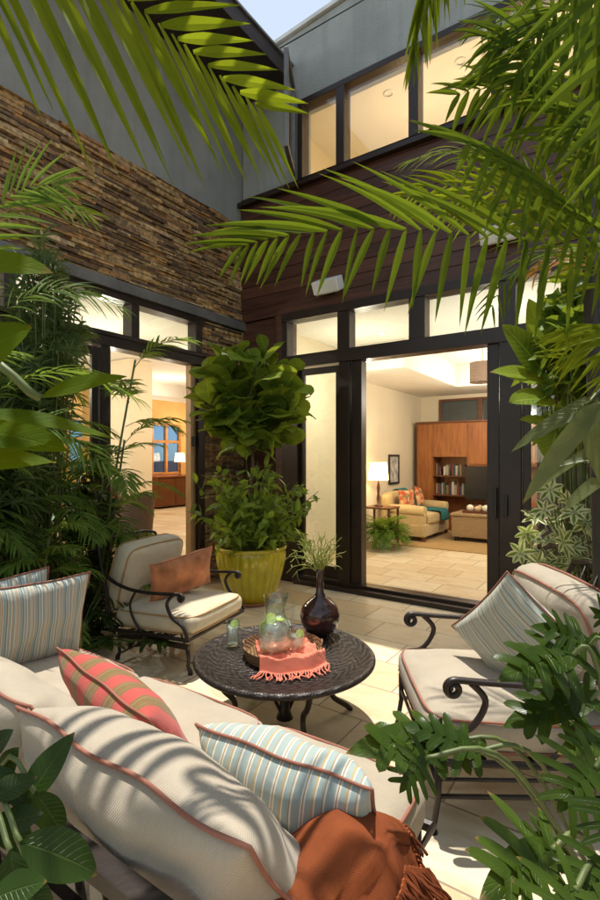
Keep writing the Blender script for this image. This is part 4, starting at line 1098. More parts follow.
# coral cloth with fringe
cl = thing('coral_cloth', tp, 'coral fringed cloth bunched in the tray and hanging over its rim', 'cloth')
m = MB(); n1, n2 = 60, 48; vs = []; uvs = []
_a = R(10); ex, ey = RT * math.cos(_a) + FW * math.sin(_a), -FW * math.cos(_a) + RT * math.sin(_a)     # cloth runs right and towards the camera
for j in range(n2 + 1):
    v = j / n2
    for i in range(n1 + 1):
        u = i / n1
        a = -.15 + .36 * u; b = -.15 + .50 * v
        r_ = math.hypot(a, b)
        if b > .1:
            k = (b - .1)
            q = a * (1 + .25 * k); rr = .235
            yy = math.sqrt(max(0, rr * rr - q * q * .8))
            over = max(0, b - yy + .01)
            if over > 0: bb = yy + .012 + over * .25; zz = max(.075 - over * .62, .008)
            else: bb = b; zz = .018 + .057 * max(0, (b - yy + .07) / .07)
            x, y, z = q, bb, zz
        else: x, y, z = a, b, .02
        inn = max(0, 1 - max(0, v - .5) * 3.2)
        z += inn * (.028 * abs(noise.noise(V((a * 14, b * 14, 2)))) * 2 + .012 * abs(noise.noise(V((a * 30, b * 30, 8)))) * 2) + .004 * math.sin(a * 50 + v * 3) + (.006 * (1 + math.sin(a * 45)) if v > .6 else 0)
        lim = .195 / max(.001, math.hypot(x, y))
        if v < .5 and lim < 1: x *= lim; y *= lim
        p = ex * x + ey * y; vs.append((p.x, p.y, z)); uvs.append((u, v))
m.add(vs, [(j * (n1 + 1) + i, j * (n1 + 1) + i + 1, (j + 1) * (n1 + 1) + i + 1, (j + 1) * (n1 + 1) + i) for j in range(n2) for i in range(n1)], uvs)
o = m.build('cloth', M_coralcloth, cl, smooth=True)
m = MB()
for i in range(0, n1 + 1, 2):
    b = V(vs[n2 * (n1 + 1) + i]); d = (ey * .7 + ex * rng.uniform(-.5, .5)); pts = [b]; p = b.copy(); 
    for k in range(6):
        d = (d + ex * rng.uniform(-.5, .5)).normalized(); p = p + d * .012; p.z = max(.006, b.z - .006 * (k + 1)); pts.append(p.copy())
    m.tube(pts, [.0042, .0042, .003, .0042, .0045, .0035, .002], 6)
m.build('fringe', M_coralcloth, cl, smooth=True)
def disc(mb, c, n, r_, th, rnd=.5):
    n = V(n).normalized(); mb.tube([V(c) - n * th / 2, V(c) + n * th / 2], r_, 20)
def glass_cup(name, p, H, r0, r1, label, ice=True):
    t = thing(name, p, label, 'glass')
    m = MB(); m.lathe([(0, 0), (r0, 0), (r0 + .001, .004), (r1, H), (r1 - .002, H), (r0 - .002, .008), (0, .008)], 32); m.build('cup', M_glass2, t, smooth=True)
    m = MB(); m.lathe([(0, .010), (r0 - .004, .010), (r0 + (r1 - r0) * .75 - .004, H * .75), (0, H * .75)], 28); m.build('drink', M_lemon, t, smooth=False)
    m = MB()
    for k in range(7):
        q = Matrix.Translation((rng.uniform(-.4, .4) * r0, rng.uniform(-.4, .4) * r0, H * rng.uniform(.3, .8))) @ Matrix.Rotation(rng.random() * 3, 4, V((1, .4, .2))); m.box((-.011, -.011, -.011), (.011, .011, .011), M=q)
    m.build('ice', M_ice, t, bevel=.002)
    s_ = MB(); disc(s_, (r1 * .6, -r1 * .4, H * .92), (.5, -.8, .3), .022, .004); o = s_.build('lime_slice', M_lime, t)
    s_ = MB(); s_.tube([(V((r1 * .6, -r1 * .4, H * .92)) + Matrix.Rotation(a, 3, V((.5, -.8, .3)).normalized()) @ (V((.8, .5, 0)).normalized() * .0225)) for a in [k * .314 for k in range(20)]], .002, 6, closed=True); s_.build('rind', M_limerind, o)
    return t
glass_cup('drinking_glass', tbl(233, 645), .15, .034, .042, 'tall tumbler with lime standing on the table left of the tray')
glass_cup('drinking_glass', tp + RT * .085 + FW * .0 + V((0, 0, .03)), .115, .036, .046, 'short glass with lime inside the tray beside the pitcher')
pi_ = tp - RT * .045 - FW * .03 + V((0, 0, .026))
pt = thing('pitcher', pi_, 'clear glass pitcher of iced lemonade in the tray', 'pitcher')
def lip(a, i, z):
    if z > .21: return 1 + .30 * max(0, math.cos(a - 1.0)) ** 6 * (z - .21) / .04
    return 1
m = MB(); m.lathe([(0, 0), (.05, 0), (.068, .02), (.078, .06), (.074, .105), (.055, .145), (.042, .175), (.042, .20), (.052, .25), (.050, .25), (.040, .20), (.040, .175), (.053, .145), (.072, .105), (.076, .06), (.066, .022), (0, .008)], 40, rf=lip); m.build('body', M_glass2, pt, smooth=True)
m = MB(); m.lathe([(0, .012), (.064, .024), (.074, .06), (.070, .105), (.055, .14), (0, .14)], 32); m.build('lemonade', M_lemon, pt, smooth=True)
m = MB(); hx = Matrix.Rotation(R(-100), 3, 'Z')
m.tube(smoothpath([hx @ V(p) for p in ((-.048, 0, .235), (-.085, 0, .24), (-.112, 0, .20), (-.105, 0, .13), (-.073, 0, .09))], 6), .006, 10); m.build('handle', M_glass2, pt, smooth=True)
m = MB()
for k in range(22):
    q = Matrix.Translation((rng.uniform(-.045, .045), rng.uniform(-.045, .045), rng.uniform(.05, .145))) @ Matrix.Rotation(rng.random() * 3, 4, rvec().normalized()); m.box((-.012, -.012, -.012), (.012, .012, .012), M=q)
m.build('ice', M_ice, pt, bevel=.002)
pt.scale = (1.3, 1.3, 1.3)
for c_, n_ in (((.0, -.03, .155), (.2, -1, .5)), ((.03, .0, .15), (.1, .1, 1)), ((-.02, -.05, .12), (0, -1, .1))):
    s_ = MB(); disc(s_, c_, n_, .026, .004); s_.build('lime_slice', M_lime, pt)
# ================================================================ planting
# fluted yellow pot + fiddle leaf fig
FP = at(251, 594, 5.40); FP.z = 0
pot = thing('glazed_pot', FP, 'large fluted yellow glazed pot in the corner of the court', 'planter')
PR = .37
m = MB(); m.lathe([(0, .0), (.21, 0), (.235, .02), (.285, .14), (.33, .28), (.36, .42), (.372, .52), (.362, .56)], 192, rf=lambda a, i, z: 1 + .05 * (abs(math.sin(a * 13)) ** .6 - .5) * (1 if .01 < z < .55 else 0))
m.build('body', M_glaze, pot, smooth=True)
m = MB(); m.lathe([(.362, .56), (.385, .565), (.392, .585), (.385, .60), (.35, .60), (.34, .57), (.33, .50)], 64); m.build('rim', M_glaze, pot, smooth=True)
m = MB(); m.lathe([(0, .53), (.335, .53)], 30); m.build('soil', M_soil, pot)
m = MB(); m.lathe([(0, -.001), (.27, -.001), (.30, .03), (.295, .035), (.26, .012), (0, .012)], 40); m.build('saucer', plain('terracotta', (.35, .14, .07), .8), pot, smooth=True)
ft = thing('fiddle_leaf_fig', FP + V((0, 0, .53)), 'fiddle leaf fig tree rising from the yellow pot', 'tree')
tr_ = MB(); crown = MB()
tips = []
for (px, py, dd) in ((243, 358, 5.35), (232, 372, 5.2), (215, 385, 5.45), (265, 360, 5.5), (288, 385, 5.3), (290, 365, 5.5), (205, 372, 5.4), (255, 395, 5.15), (230, 405, 5.3), (275, 410, 5.3), (245, 362, 5.1), (222, 352, 5.3), (200, 395, 5.35), (296, 395, 5.4), (222, 420, 5.3), (292, 415, 5.35), (268, 352, 5.35), (204, 412, 5.3), (296, 408, 5.3)):
    tips.append(at(px, py, dd))
fork = at(252, 452, 5.4)
trunk = smoothpath([FP + V((0, 0, .5)), at(250, 500, 5.42), at(253, 470, 5.38), fork], 6)
tr_.tube(trunk, [.022 - .006 * i / len(trunk) for i in range(len(trunk))], 8)
for q in tips:
    q = q + rvec(.07); mid = fork.lerp(q, .5) + V((rng.uniform(-.06, .06), rng.uniform(-.06, .06), .02))
    pth = smoothpath([fork, mid, q], 6); tr_.tube(pth, [.012 - .007 * i / len(pth) for i in range(len(pth))], 7)
    n = 16
    for k in range(n):
        t = .25 + .75 * k / n; i = int(t * (len(pth) - 1)); p = pth[i]
        a = k * 2.4 + rng.random(); el = rng.uniform(-.3, 1.2) if t < .85 else rng.uniform(.4, 1.4)
        d = V((math.cos(a) * math.cos(el), math.sin(a) * math.cos(el), math.sin(el)))
        L = rng.choice((.20, .26, .31, .36, .40)) * rng.uniform(.9, 1.1)
        leaf(crown, p + d * .03, d, V((-math.cos(a), -math.sin(a), .9)) + rvec(.45), L, L * rng.uniform(.68, .84), w_obov, rng.uniform(.3, 1.3), .14, seg=8, wav=.05)
crown.build('crown', L_fig, ft, origin=ft.location); tr_.build('trunk', M_bark, ft, origin=ft.location, smooth=True)
us = thing('underplanting_shrub', FP + V((.05, -.05, .531)), 'leafy green shrub filling the yellow pot below the fig', 'shrub')
m = MB(); s_ = MB()
for k in range(120):
    a = rng.random() * 6.28; sp = rng.uniform(.15, 1.0)
    p = us.location + V((math.cos(a) * .2 * sp, math.sin(a) * .2 * sp, 0))
    q = us.location + V((math.cos(a) * .74 * sp, math.sin(a) * .74 * sp, rng.uniform(.10, .98) * (1.15 - .35 * sp)))
    pth = smoothpath([p, p.lerp(q, .5) + V((0, 0, .1)), q], 4); s_.tube(pth, .003, 5)
    for j in range(11):
        t = .3 + .7 * j / 11; pp = pth[int(t * (len(pth) - 1))]
        d = (rvec(.6) + V((math.cos(a), math.sin(a), .2)) * .5).normalized()
        leaf(m, pp, d, V((0, 0, 1)) + rvec(.4), rng.uniform(.08, .17), rng.uniform(.04, .07), w_ovate, .5, .2, seg=5)
m.build('foliage', L_under, us, origin=us.location); s_.build('stems', M_stem, us, origin=us.location)

# ---- arching bamboo palms against the left doors
def bamboo_palm(loc, hts, label, nper=9, L=.55, la=.24, mat=L_bamb, lean=.3, group='arching bamboo palms along the left doors', W=.03, spread=1.0):
    t = thing('bamboo_palm', loc, label, 'palm', group=group)
    st, ml, mr_ = MB(), MB(), MB()
    for hgt in hts:
        a0 = rng.random() * 6.28; b = V(loc) + V((math.cos(a0) * .12, math.sin(a0) * .12, 0))
        top = b + V((math.cos(a0) * lean * hgt * .5, math.sin(a0) * lean * hgt * .5, hgt))
        pth = smoothpath([b, b.lerp(top, .5) + V((rng.uniform(-.03, .03), rng.uniform(-.03, .03), 0)), top], 6)
        st.tube(pth, .009, 7)
        for k in range(nper):
            tt = 1 - k * .075 - rng.random() * .04; p = b.lerp(top, max(.25, tt))
            a = k * 2.4 + rng.random() * .8; el = 1.0 - .11 * k
            d = V((math.cos(a) * math.cos(el), math.sin(a) * math.cos(el), math.sin(el))); pts = [p]; q = p.copy(); Lf = L * rng.uniform(.8, 1.2) * spread
            for j in range(6):
                d = (d + V((0, 0, -.22))).normalized(); q = q + d * Lf / 6; pts.append(q.copy())
            frond(ml, mr_, pts, n=15, la=la, lb=la, W=W, droop=.7, r=.004, t0=.15, seg=4)
    ml.build('fronds', mat, t, origin=t.location); mr_.build('frond_ribs', M_rachis, t, origin=t.location); st.build('canes', M_stem, t, origin=t.location, smooth=True)
bamboo_palm((.55, -3.35, 0), (2.2, 2.75, 1.6, 1.1, 1.9, 2.4), 'tall bamboo palm behind the far end of the sofa at the left edge')
bamboo_palm((.62, -2.78, 0), (1.95, 1.45, 2.35, 1.1, 1.7, 2.1), 'tall bamboo palm in front of the dark door post left of the armchair', nper=6)
bamboo_palm((1.0, -3.55, 0), (1.1, .8, 1.5, 1.25, 1.7, 1.0), 'low bushy bamboo palm just behind the far sofa pillows', nper=7, L=.45, la=.2)
bamboo_palm((.35, -3.9, 0), (2.9, 2.3, 1.9, 2.6, 1.5), 'tallest bamboo palm reaching the stone band at the left edge')
bamboo_palm((.8, -4.1, 0), (1.3, 1.7, .9, 2.0, 1.5, 2.3), 'dense bamboo palm at the left edge below the broad leaves', nper=7)
# dense leafy masses between the palms
def clump(loc, box, n, label, mat=L_bamb, L=(.10, .2), W=.03, k=9, cat='shrub', name='broadleaf_shrub', fan=True):
    loc = V(loc); t = thing(name, loc, label, cat)
    m, s_ = MB(), MB()
    for i in range(n):
        while True:
            q = V([rng.uniform(-1, 1) for _ in range(3)])
            if q.length < 1: break
        q = V((loc.x + q.x * box[0], loc.y + q.y * box[1], box[2] + (box[3] - box[2]) * (q.z * .5 + .5)))
        if i % 3 == 0: s_.tube(smoothpath([V((loc.x + rng.uniform(-.1, .1), loc.y + rng.uniform(-.1, .1), 0)), V((loc.x * .5 + q.x * .5, loc.y * .5 + q.y * .5, q.z * .5)), q], 3), .005, 5)
        ax = (rvec(.6) + V((.2, -.1, .5))).normalized(); s1 = ax.orthogonal().normalized(); s2 = ax.cross(s1); r0 = rng.random()
        for j in range(k):
            a = j * 2 * math.pi / k + rng.random() * .3
            leaf(m, q, s1 * math.cos(a) + s2 * math.sin(a) + ax * .5, ax, rng.uniform(*L), W, w_ovate, .8, .2, seg=4, rnd=min(1, max(0, r0 + rng.uniform(-.25, .25))))
    m.build('foliage', mat, t, origin=loc); s_.build('stems', M_stem, t, origin=loc)
clump((.48, -3.25, 0), (.33, .45, .5, 2.6), 150, 'dense narrow leaved shrub against the left glass behind the sofa', L=(.13, .24), W=.022)
clump((.75, -3.75, 0), (.40, .40, .3, 1.9), 120, 'dark leafy shrub at the left edge behind the sofa arm', L_dark, L=(.10, .2), W=.04, k=7)
clump((.45, -4.0, 0), (.30, .5, 1.2, 3.0), 150, 'tall narrow leaved shrub reaching the stone band at the left edge', L=(.13, .22), W=.02)
clump((.45, -2.62, 0), (.30, .26, .15, 1.5), 100, 'low dark shrub at the foot of the left door post', L_dark, L=(.10, .2), W=.03, k=8)
clump((.68, -3.10, 0), (.26, .28, 1.7, 3.25), 170, 'tall airy narrow leaved shrub covering the left end of the transom', L_bambl, L=(.12, .22), W=.02)
clump((.85, -3.45, 0), (.22, .28, .9, 2.2), 150, 'pale green narrow leaved shrub behind the far end of the sofa', L_bambl, L=(.12, .22), W=.02)
# low dark plants
def philodendron(loc, n, label, L=.36, W=.34, h=.5, mat=L_philo, aim=None, spread=1.1, group=None, lobes=5):
    t = thing('philodendron', loc, label, 'plant', group=group)
    m = MB(); s_ = MB(); loc = V(loc)
    for k in range(n):
        a = k * 2.399 + rng.random() * .5
        if aim is not None: a = aim + rng.uniform(-spread, spread)
        el = rng.uniform(.35, 1.2)
        d = V((math.cos(a) * math.cos(el), math.sin(a) * math.cos(el), math.sin(el))); ln = h * rng.uniform(.6, 1.15)
        q = loc + d * ln; s_.tube(smoothpath([loc, loc + d * ln * .5 + V((0, 0, .06)), q], 5), .006, 6)
        dl = (V((math.cos(a), math.sin(a), rng.uniform(-.5, .15))) + rvec(.15)).normalized()
        lobed_leaf(m, q, dl, V((0, 0, 1)) + V((math.cos(a), math.sin(a), 0)) * .2, L * rng.uniform(.75, 1.1), W * rng.uniform(.85, 1.1), lobes, .4)
    m.build('leaves', mat, t, origin=t.location); s_.build('stalks', M_stem, t, origin=t.location, smooth=True)
    return t
philodendron((.62, -2.45, .0), 15, 'low dark cut-leaf plant between the left armchair and door post', .3, .28, .45, L_dark)
philodendron((.95, -3.05, .0), 16, 'dark cut-leaf plant behind the far sofa pillows', .32, .3, .6, L_dark)

# ---- foreground philodendrons, right bottom: leaves as parts placed at their own distances
def leafspray(name, cat, label, base, leaves, mat, kind='lobed', stalk_r=.007, group=None, smat=M_stem, part_label=None):
    """leaves: (px,py,depth of leaf base, px,py,depth of leaf tip, width, tilt)"""
    base = V(base); t = thing(name, base, label, cat, group=group)
    s_ = MB()
    for L in leaves:
        p = at(*L[0:3]); q = at(*L[3:6]); d = q - p; ln = d.length
        nn = V((0, 0, 1)) - FW * L[7] if len(L) > 7 else V((0, 0, 1)) - FW * .6
        m = MB()
        if kind == 'lobed': lobed_leaf(m, p, d, nn, ln * 1.05, L[6] * .66, 5, .3)
        elif kind == 'strap': leaf(m, p, d + V((0, 0, ln * .15)), nn, ln * 1.05, L[6], w_strap, .35, .25, seg=10, wav=.0)
        else: leaf(m, p, d + V((0, 0, ln * .1)), nn, ln * 1.03, L[6] * (.85 if name == 'rubber_plant' else 1), w_ovate, .3, .16, seg=12, wav=.03)
        m.build('leaf', mat, t, origin=base, smooth=True)
        mid = base.lerp(p, .6); mid.z = max(mid.z, p.z - .05)
        s_.tube(smoothpath([base, mid, p], 6), stalk_r, 7)
    s_.build('stalks', smat, t, origin=base, smooth=True)
    return t
b1 = at(640, 980, 1.5); b1.z = 0
leafspray('philodendron', 'plant', 'large glossy cut-leaf philodendron sprawling over the right armchair in the foreground', b1,
 [(572, 655, 1.55, 500, 668, 1.45, .28), (590, 700, 1.5, 503, 716, 1.5, .28), (590, 645, 1.6, 535, 620, 1.6, .22, .9), (450, 742, 1.5, 352, 738, 1.42, .26),
  (475, 752, 1.45, 405, 718, 1.5, .2), (610, 742, 1.4, 560, 745, 1.35, .2), (615, 630, 1.4, 592, 605, 1.4, .18, 1.), (432, 752, 1.55, 440, 718, 1.55, .14, 1.2), (425, 758, 1.4, 398, 790, 1.38, .18, 1.)], L_philo)
b2 = at(640, 1050, 1.25); b2.z = 0
leafspray('philodendron', 'plant', 'dark glossy cut-leaf philodendron filling the bottom right corner', b2,
 [(595, 768, 1.2, 556, 806, 1.15, .26, 1.), (552, 850, 1.1, 482, 885, 1.0, .30, .8), (612, 860, 1.05, 575, 905, 1.0, .24, .9), (620, 800, 1.1, 604, 850, 1.05, .22, 1.),
  (575, 890, 1.0, 540, 940, .95, .24, .8), (560, 846, 1.15, 525, 838, 1.1, .15)], L_philo)
# bottom left
b3 = at(-60, 1100, .95); b3.z = 0
leafspray('rubber_plant', 'plant', 'dark broad-leaved plant behind the sofa in the bottom left corner', b3,
 [(22, 808, .80, 72, 733, .86, .06, .9), (20, 842, .72, 97, 872, .74, .075, .8), (-10, 800, .75, 36, 776, .8, .05, .8), (35, 792, .8, 64, 836, .8, .05, .9), (10, 850, .7, 22, 930, .68, .055, 1.1),
  (-10, 870, .7, 55, 915, .7, .06, .9), (0, 780, .85, 18, 748, .85, .05, .9), (-5, 830, .75, 42, 812, .78, .05, .8), (30, 865, .75, 40, 935, .72, .05, 1.2), (-20, 770, .8, 26, 802, .8, .05, .9), (-10, 900, .65, 45, 880, .66, .05, .8), (-15, 760, .9, 12, 730, .9, .05, .8), (-5, 815, .9, 30, 850, .9, .06, .8)], L_dark, kind='ovate', stalk_r=.004)
# broad sunlit leaves, left edge, close to the lens
b4 = at(-260, 800, 1.0); b4.z = 0
leafspray('heliconia', 'plant', 'heliconia with broad yellow green leaves reaching in at the left edge', b4,
 [(-90, 262, .95, 50, 268, 1.0, .10, 1.2), (-80, 395, .9, 26, 325, .95, .15, 1.6), (-60, 428, 1.1, 66, 446, 1.05, .10, .9), (40, 398, 1.15, 124, 374, 1.2, .055, 1.3), (-40, 412, 1.0, 112, 434, 1.1, .055, .7), (-90, 470, 1.0, 52, 458, 1.1, .08, .9)], L_big, kind='ovate', stalk_r=.01)

# variegated schefflera and fig leaves at right, in front of the glass
vb = V((4.25, -1.25, 0))
t = thing('variegated_schefflera', vb, 'cream variegated schefflera behind the right armchair', 'shrub')
m = MB(); s_ = MB()
for k in range(170):
    q = at(rng.uniform(515, 640), rng.uniform(485, 600), rng.uniform(3.0, 3.7))
    if rng.random() < .5: q = at(rng.uniform(560, 660), rng.uniform(500, 640), rng.uniform(2.9, 3.5))
    s_.tube(smoothpath([vb, vb.lerp(q, .6) + V((0, 0, .15)), q], 4), .004, 5)
    ax = (rvec(.5) + V((0, 0, .7)) - FW * .4).normalized()
    s1 = ax.orthogonal().normalized(); s2 = ax.cross(s1)
    for j in range(7):
        a = j * .9 + rng.random() * .2
        leaf(m, q, s1 * math.cos(a) + s2 * math.sin(a) + ax * .25, ax, rng.uniform(.07, .12), .042, w_ovate, .5, .15, seg=5)
m.build('foliage', L_var, t, origin=vb); s_.build('stems', M_bark, t, origin=vb)
vb2 = V((4.75, -1.05, 0))
leafspray('fiddle_leaf_fig', 'tree', 'fiddle leaf fig with large leaves before the right transom', vb2,
 [(545, 375, 3.3, 505, 325, 3.3, .26, 1.4), (555, 385, 3.3, 492, 370, 3.25, .2, .9), (545, 350, 3.4, 530, 300, 3.4, .2, 1.6), (560, 330, 3.4, 580, 290, 3.4, .24, 1.4), (590, 300, 3.2, 560, 275, 3.2, .2, 1.2), (555, 400, 3.2, 510, 400, 3.1, .2, .9), (600, 285, 3.2, 575, 305, 3.2, .2, 1.2), (610, 345, 3.2, 580, 330, 3.2, .25, 1.2), (560, 420, 3.2, 548, 460, 3.2, .22, 1.2), (570, 300, 3.5, 545, 305, 3.5, .18, 1.2), (590, 250, 3.3, 560, 262, 3.3, .2, 1.0), (600, 380, 3.3, 575, 400, 3.3, .26, 1.2), (600, 430, 3.2, 560, 440, 3.1, .2, 1.2), (575, 285, 3.4, 600, 260, 3.4, .2, 1.2), (540, 345, 3.35, 520, 360, 3.3, .2, 1.2)], L_fig, kind='ovate', stalk_r=.012, smat=M_bark)
clump((4.12, -1.45, 0), (.24, .30, 1.55, 2.85), 120, 'bright broad-leaved shrub before the fixed glass right of the doorway', L_under, L=(.12, .22), W=.075, k=5)
clump((4.45, -1.75, 0), (.25, .35, 1.6, 3.0), 110, 'fresh green narrow leaved shrub at the right edge behind the armchair', L_bambl, L=(.13, .22), W=.03, k=7)
# big drooping strap leaves at right
vb3 = at(690, 700, 2.4); vb3.z = 0
leafspray('yucca', 'plant', 'grey green strap-leaved plant hanging in from the right edge', vb3,
 [(600, 400, 2.2, 515, 450, 2.3, .085, 1.2), (600, 405, 2.15, 527, 500, 2.2, .09, 1.5), (585, 405, 2.2, 600, 480, 2.2, .13, 1.6), (610, 440, 2.3, 525, 500, 2.5, .05, 1.2), (600, 480, 2.3, 565, 510, 2.3, .06, 1.2), (620, 455, 2.3, 545, 470, 2.4, .04, 1.)], L_strap, kind='strap', stalk_r=.008)

# ---- palms overhead
def palm(label, base, fronds, mat=L_palm, trunk=None, trunk_r=.035):
    base = V(base); t = thing('palm_tree', base, label, 'palm')
    if trunk:
        m = MB(); pth = smoothpath(trunk, 12); N = len(pth)
        m.tube(pth, [trunk_r * (1 - .3 * i / N) * (1.12 if i % 4 == 0 else 1) for i in range(N)], 10); m.build('trunk', M_darkstem, t, origin=base, smooth=True)
    for f in fronds:
        a, b = MB(), MB(); kw = dict(f); pts = kw.pop('pts'); mt = kw.pop('mat', mat); rm = kw.pop('rm', M_rachis)
        frond(a, b, pts, **kw)
        o = a.build('frond', mt, t, origin=base); b.build('rib', rm, o, smooth=True)
    return t
# A: big near frond, top left
pa = [at(-75, -125, 1.0), at(-5, -84, 1.06), at(60, -44, 1.12), at(120, -6, 1.17), at(172, 34, 1.22), at(218, 74, 1.28), at(262, 110, 1.34)]
A_ = lambda t: cv(.47 - .02 * t, -.90, -.08)
B_ = lambda t: cv(.9, .66 - .75 * t, .15)
baseA = at(-330, 900, .9); baseA.z = 0
palm('palm whose long yellow green frond fans across the top left of the view', baseA,
 [dict(pts=pa, n=23, la=0, lb=.60, A=B_, B=A_, W=.026, droop=.10, r=.007, t0=.0, lp=lambda t: 1.08 - .68 * t ** 1.7, normal=-FW, jit=.035, seg=9),
  dict(pts=pa, n=16, la=.27, lb=0, A=B_, B=A_, W=.036, droop=.10, r=.0065, t0=.12, lp=lambda t: 1.15 - .55 * t, normal=-FW, jit=.05, seg=9),
  dict(pts=[at(-200, -330, 1.5), at(0, -230, 1.52), at(130, -205, 1.55), at(260, -190, 1.58), at(400, -180, 1.6)], n=13, la=.42, lb=.42, W=.065, droop=.25, r=.009, t0=.15, normal=UP, seg=8)], L_palmy,  # last frond added above the view to cast leaf shadows on the sofa
 trunk=[baseA, at(-300, 300, .9), at(-120, -150, .95)])
# B: right hand areca palm, several fronds
baseB = at(668, 950, 1.9); baseB.z = 0
hubB = at(592, 240, 1.85)
pb = [at(668, 262, 1.75), at(560, 247, 1.7), at(470, 235, 1.7), at(400, 229, 1.75), at(330, 231, 1.82), at(275, 238, 1.9), at(238, 248, 1.95)]
UPL = lambda t: cv(-.85 - .35 * t, .72 - .62 * t, -.1)
DNL = lambda t: cv(.02 - .62 * t, -1 + .1 * t, .0)
fr = [dict(pts=pb, n=24, la=.50, lb=.36, A=DNL, B=UPL, W=.034, droop=.30, r=.008, t0=.10, lp=lambda t: 1.05 - .55 * t ** 1.5, normal=-FW, jit=.13, seg=8, rm=M_darkstem)]
fr[0]['la'], fr[0]['lb'] = .33, .50
fr[0]['A'], fr[0]['B'] = DNL, UPL
fr += [dict(pts=[at(650, 300, 1.9), at(600, 180, 1.9), at(575, 90, 1.85), at(540, 45, 1.8), at(490, 40, 1.75)], n=18, la=.40, lb=.40, W=.036, droop=.8, r=.008, t0=.3, seg=7, normal=-FW),
       dict(pts=[at(470, -70, 1.65), at(440, -50, 1.65), at(424, -5, 1.65), at(412, 60, 1.65)], n=20, la=.30, lb=.26, W=.026, droop=.8, r=.005, t0=.1, seg=7, normal=-FW + RT, mat=L_palmy, A=cv(-.3, -1, 0), B=cv(.12, -1, 0)),
       dict(pts=[at(670, 180, 1.5), at(625, 60, 1.5), at(595, -30, 1.5), at(560, -60, 1.5)], n=13, la=.40, lb=.40, A=cv(-.1, -1, 0), B=cv(-.8, -.6, 0), W=.042, droop=.4, r=.008, t0=.15, seg=7, normal=-FW),
       dict(pts=[at(680, 260, 1.6), at(650, 160, 1.6), at(625, 60, 1.6), at(600, 10, 1.6)], n=12, la=.36, lb=.36, A=cv(.1, -1, 0), B=cv(-.6, -.7, 0), W=.042, droop=.5, r=.008, t0=.1, seg=7, normal=-FW),
       dict(pts=[at(640, 330, 2.3), at(580, 260, 2.4), at(520, 205, 2.5), at(460, 185, 2.6), at(400, 200, 2.7)], n=24, la=.34, lb=.34, W=.026, droop=.6, r=.006, t0=.15, seg=6, normal=-FW, mat=L_palmy),
       dict(pts=[at(640, 340, 2.5), at(580, 230, 2.6), at(520, 170, 2.7), at(465, 150, 2.8), at(410, 160, 2.9)], n=20, la=.36, lb=.36, W=.024, droop=.7, r=.006, t0=.15, seg=6, mat=L_palmy, normal=-FW + UP),
       dict(pts=[at(650, 340, 2.2), at(600, 270, 2.3), at(555, 250, 2.4), at(515, 270, 2.5), at(490, 310, 2.5)], n=14, la=.28, lb=.28, W=.02, droop=.8, r=.006, t0=.15, seg=6, normal=-FW + UP),
       dict(pts=[at(650, 330, 2.3), at(590, 265, 2.35), at(560, 258, 2.4), at(535, 275, 2.4)], n=9, la=.22, lb=.22, W=.016, droop=1.2, r=.005, t0=.3, seg=5, normal=-FW + UP, mat=L_dry),
       dict(pts=[at(680, 400, 1.7), at(640, 345, 1.7), at(605, 325, 1.75), at(575, 330, 1.8)], n=15, la=.30, lb=.30, A=cv(-.8, -.62, 0), B=cv(-.95, -.12, 0), W=.02, droop=.4, r=.005, t0=.1, seg=6, mat=L_palmy, normal=-FW),
       dict(pts=[at(660, 90, 2.0), at(620, 40, 2.1), at(580, 30, 2.2), at(535, 60, 2.3), at(500, 110, 2.4)], n=16, la=.36, lb=.36, W=.034, droop=.7, r=.007, t0=.1, seg=6, normal=-FW + UP)]
fr += [dict(pts=[at(670, 210, 1.8), at(610, 130, 1.85), at(560, 95, 1.9), at(510, 85, 1.9), at(455, 95, 1.9)], n=18, la=.34, lb=.30, A=cv(-.5, -.85, 0), B=cv(-.95, .3, 0), W=.036, droop=.5, r=.007, t0=.15, seg=7, normal=-FW),
       dict(pts=[at(660, 300, 2.1), at(600, 225, 2.15), at(550, 195, 2.2), at(500, 190, 2.25), at(450, 205, 2.3)], n=18, la=.36, lb=.36, W=.03, droop=.5, r=.007, t0=.15, seg=6, normal=-FW, mat=L_palmy),
       dict(pts=[at(670, 60, 1.9), at(630, 100, 1.9), at(600, 150, 1.95), at(575, 215, 2.0)], n=14, la=.3, lb=.3, W=.034, droop=.5, r=.007, t0=.1, seg=6, normal=-FW)]
fr += [dict(pts=[at(650, 268, 1.7), at(598, 228, 1.7), at(552, 190, 1.68), at(508, 160, 1.66), at(466, 140, 1.64)], n=15, la=.32, lb=.42, A=lambda t: cv(-.12 - .4 * t, -1, 0), B=lambda t: cv(-.9, .80 - .5 * t, 0), W=.036, droop=.2, r=.007, t0=.12, seg=8, normal=-FW, rm=M_darkstem),
       dict(pts=[at(650, 40, 1.75), at(605, 12, 1.75), at(565, 10, 1.75), at(535, 36, 1.75), at(515, 80, 1.75)], n=14, la=.36, lb=.40, A=cv(-.2, -1, 0), B=lambda t: cv(-1, -.05 - .3 * t, 0), W=.032, droop=.6, r=.007, t0=.1, seg=8, normal=-FW),
       dict(pts=[at(660, 200, 2.0), at(620, 150, 2.0), at(590, 110, 2.0), at(555, 85, 2.0)], n=14, la=.34, lb=.40, A=cv(-.1, -1, 0), B=cv(-1, .35, 0), W=.03, droop=.4, r=.007, t0=.1, seg=7, normal=-FW),
       dict(pts=[at(670, 345, 2.0), at(630, 330, 2.0), at(595, 335, 2.05), at(560, 360, 2.1)], n=16, la=.26, lb=.26, A=cv(-.55, -.85, 0), B=cv(-.95, .1, 0), W=.016, droop=.3, r=.005, t0=.1, seg=6, normal=-FW, mat=L_palmy)]
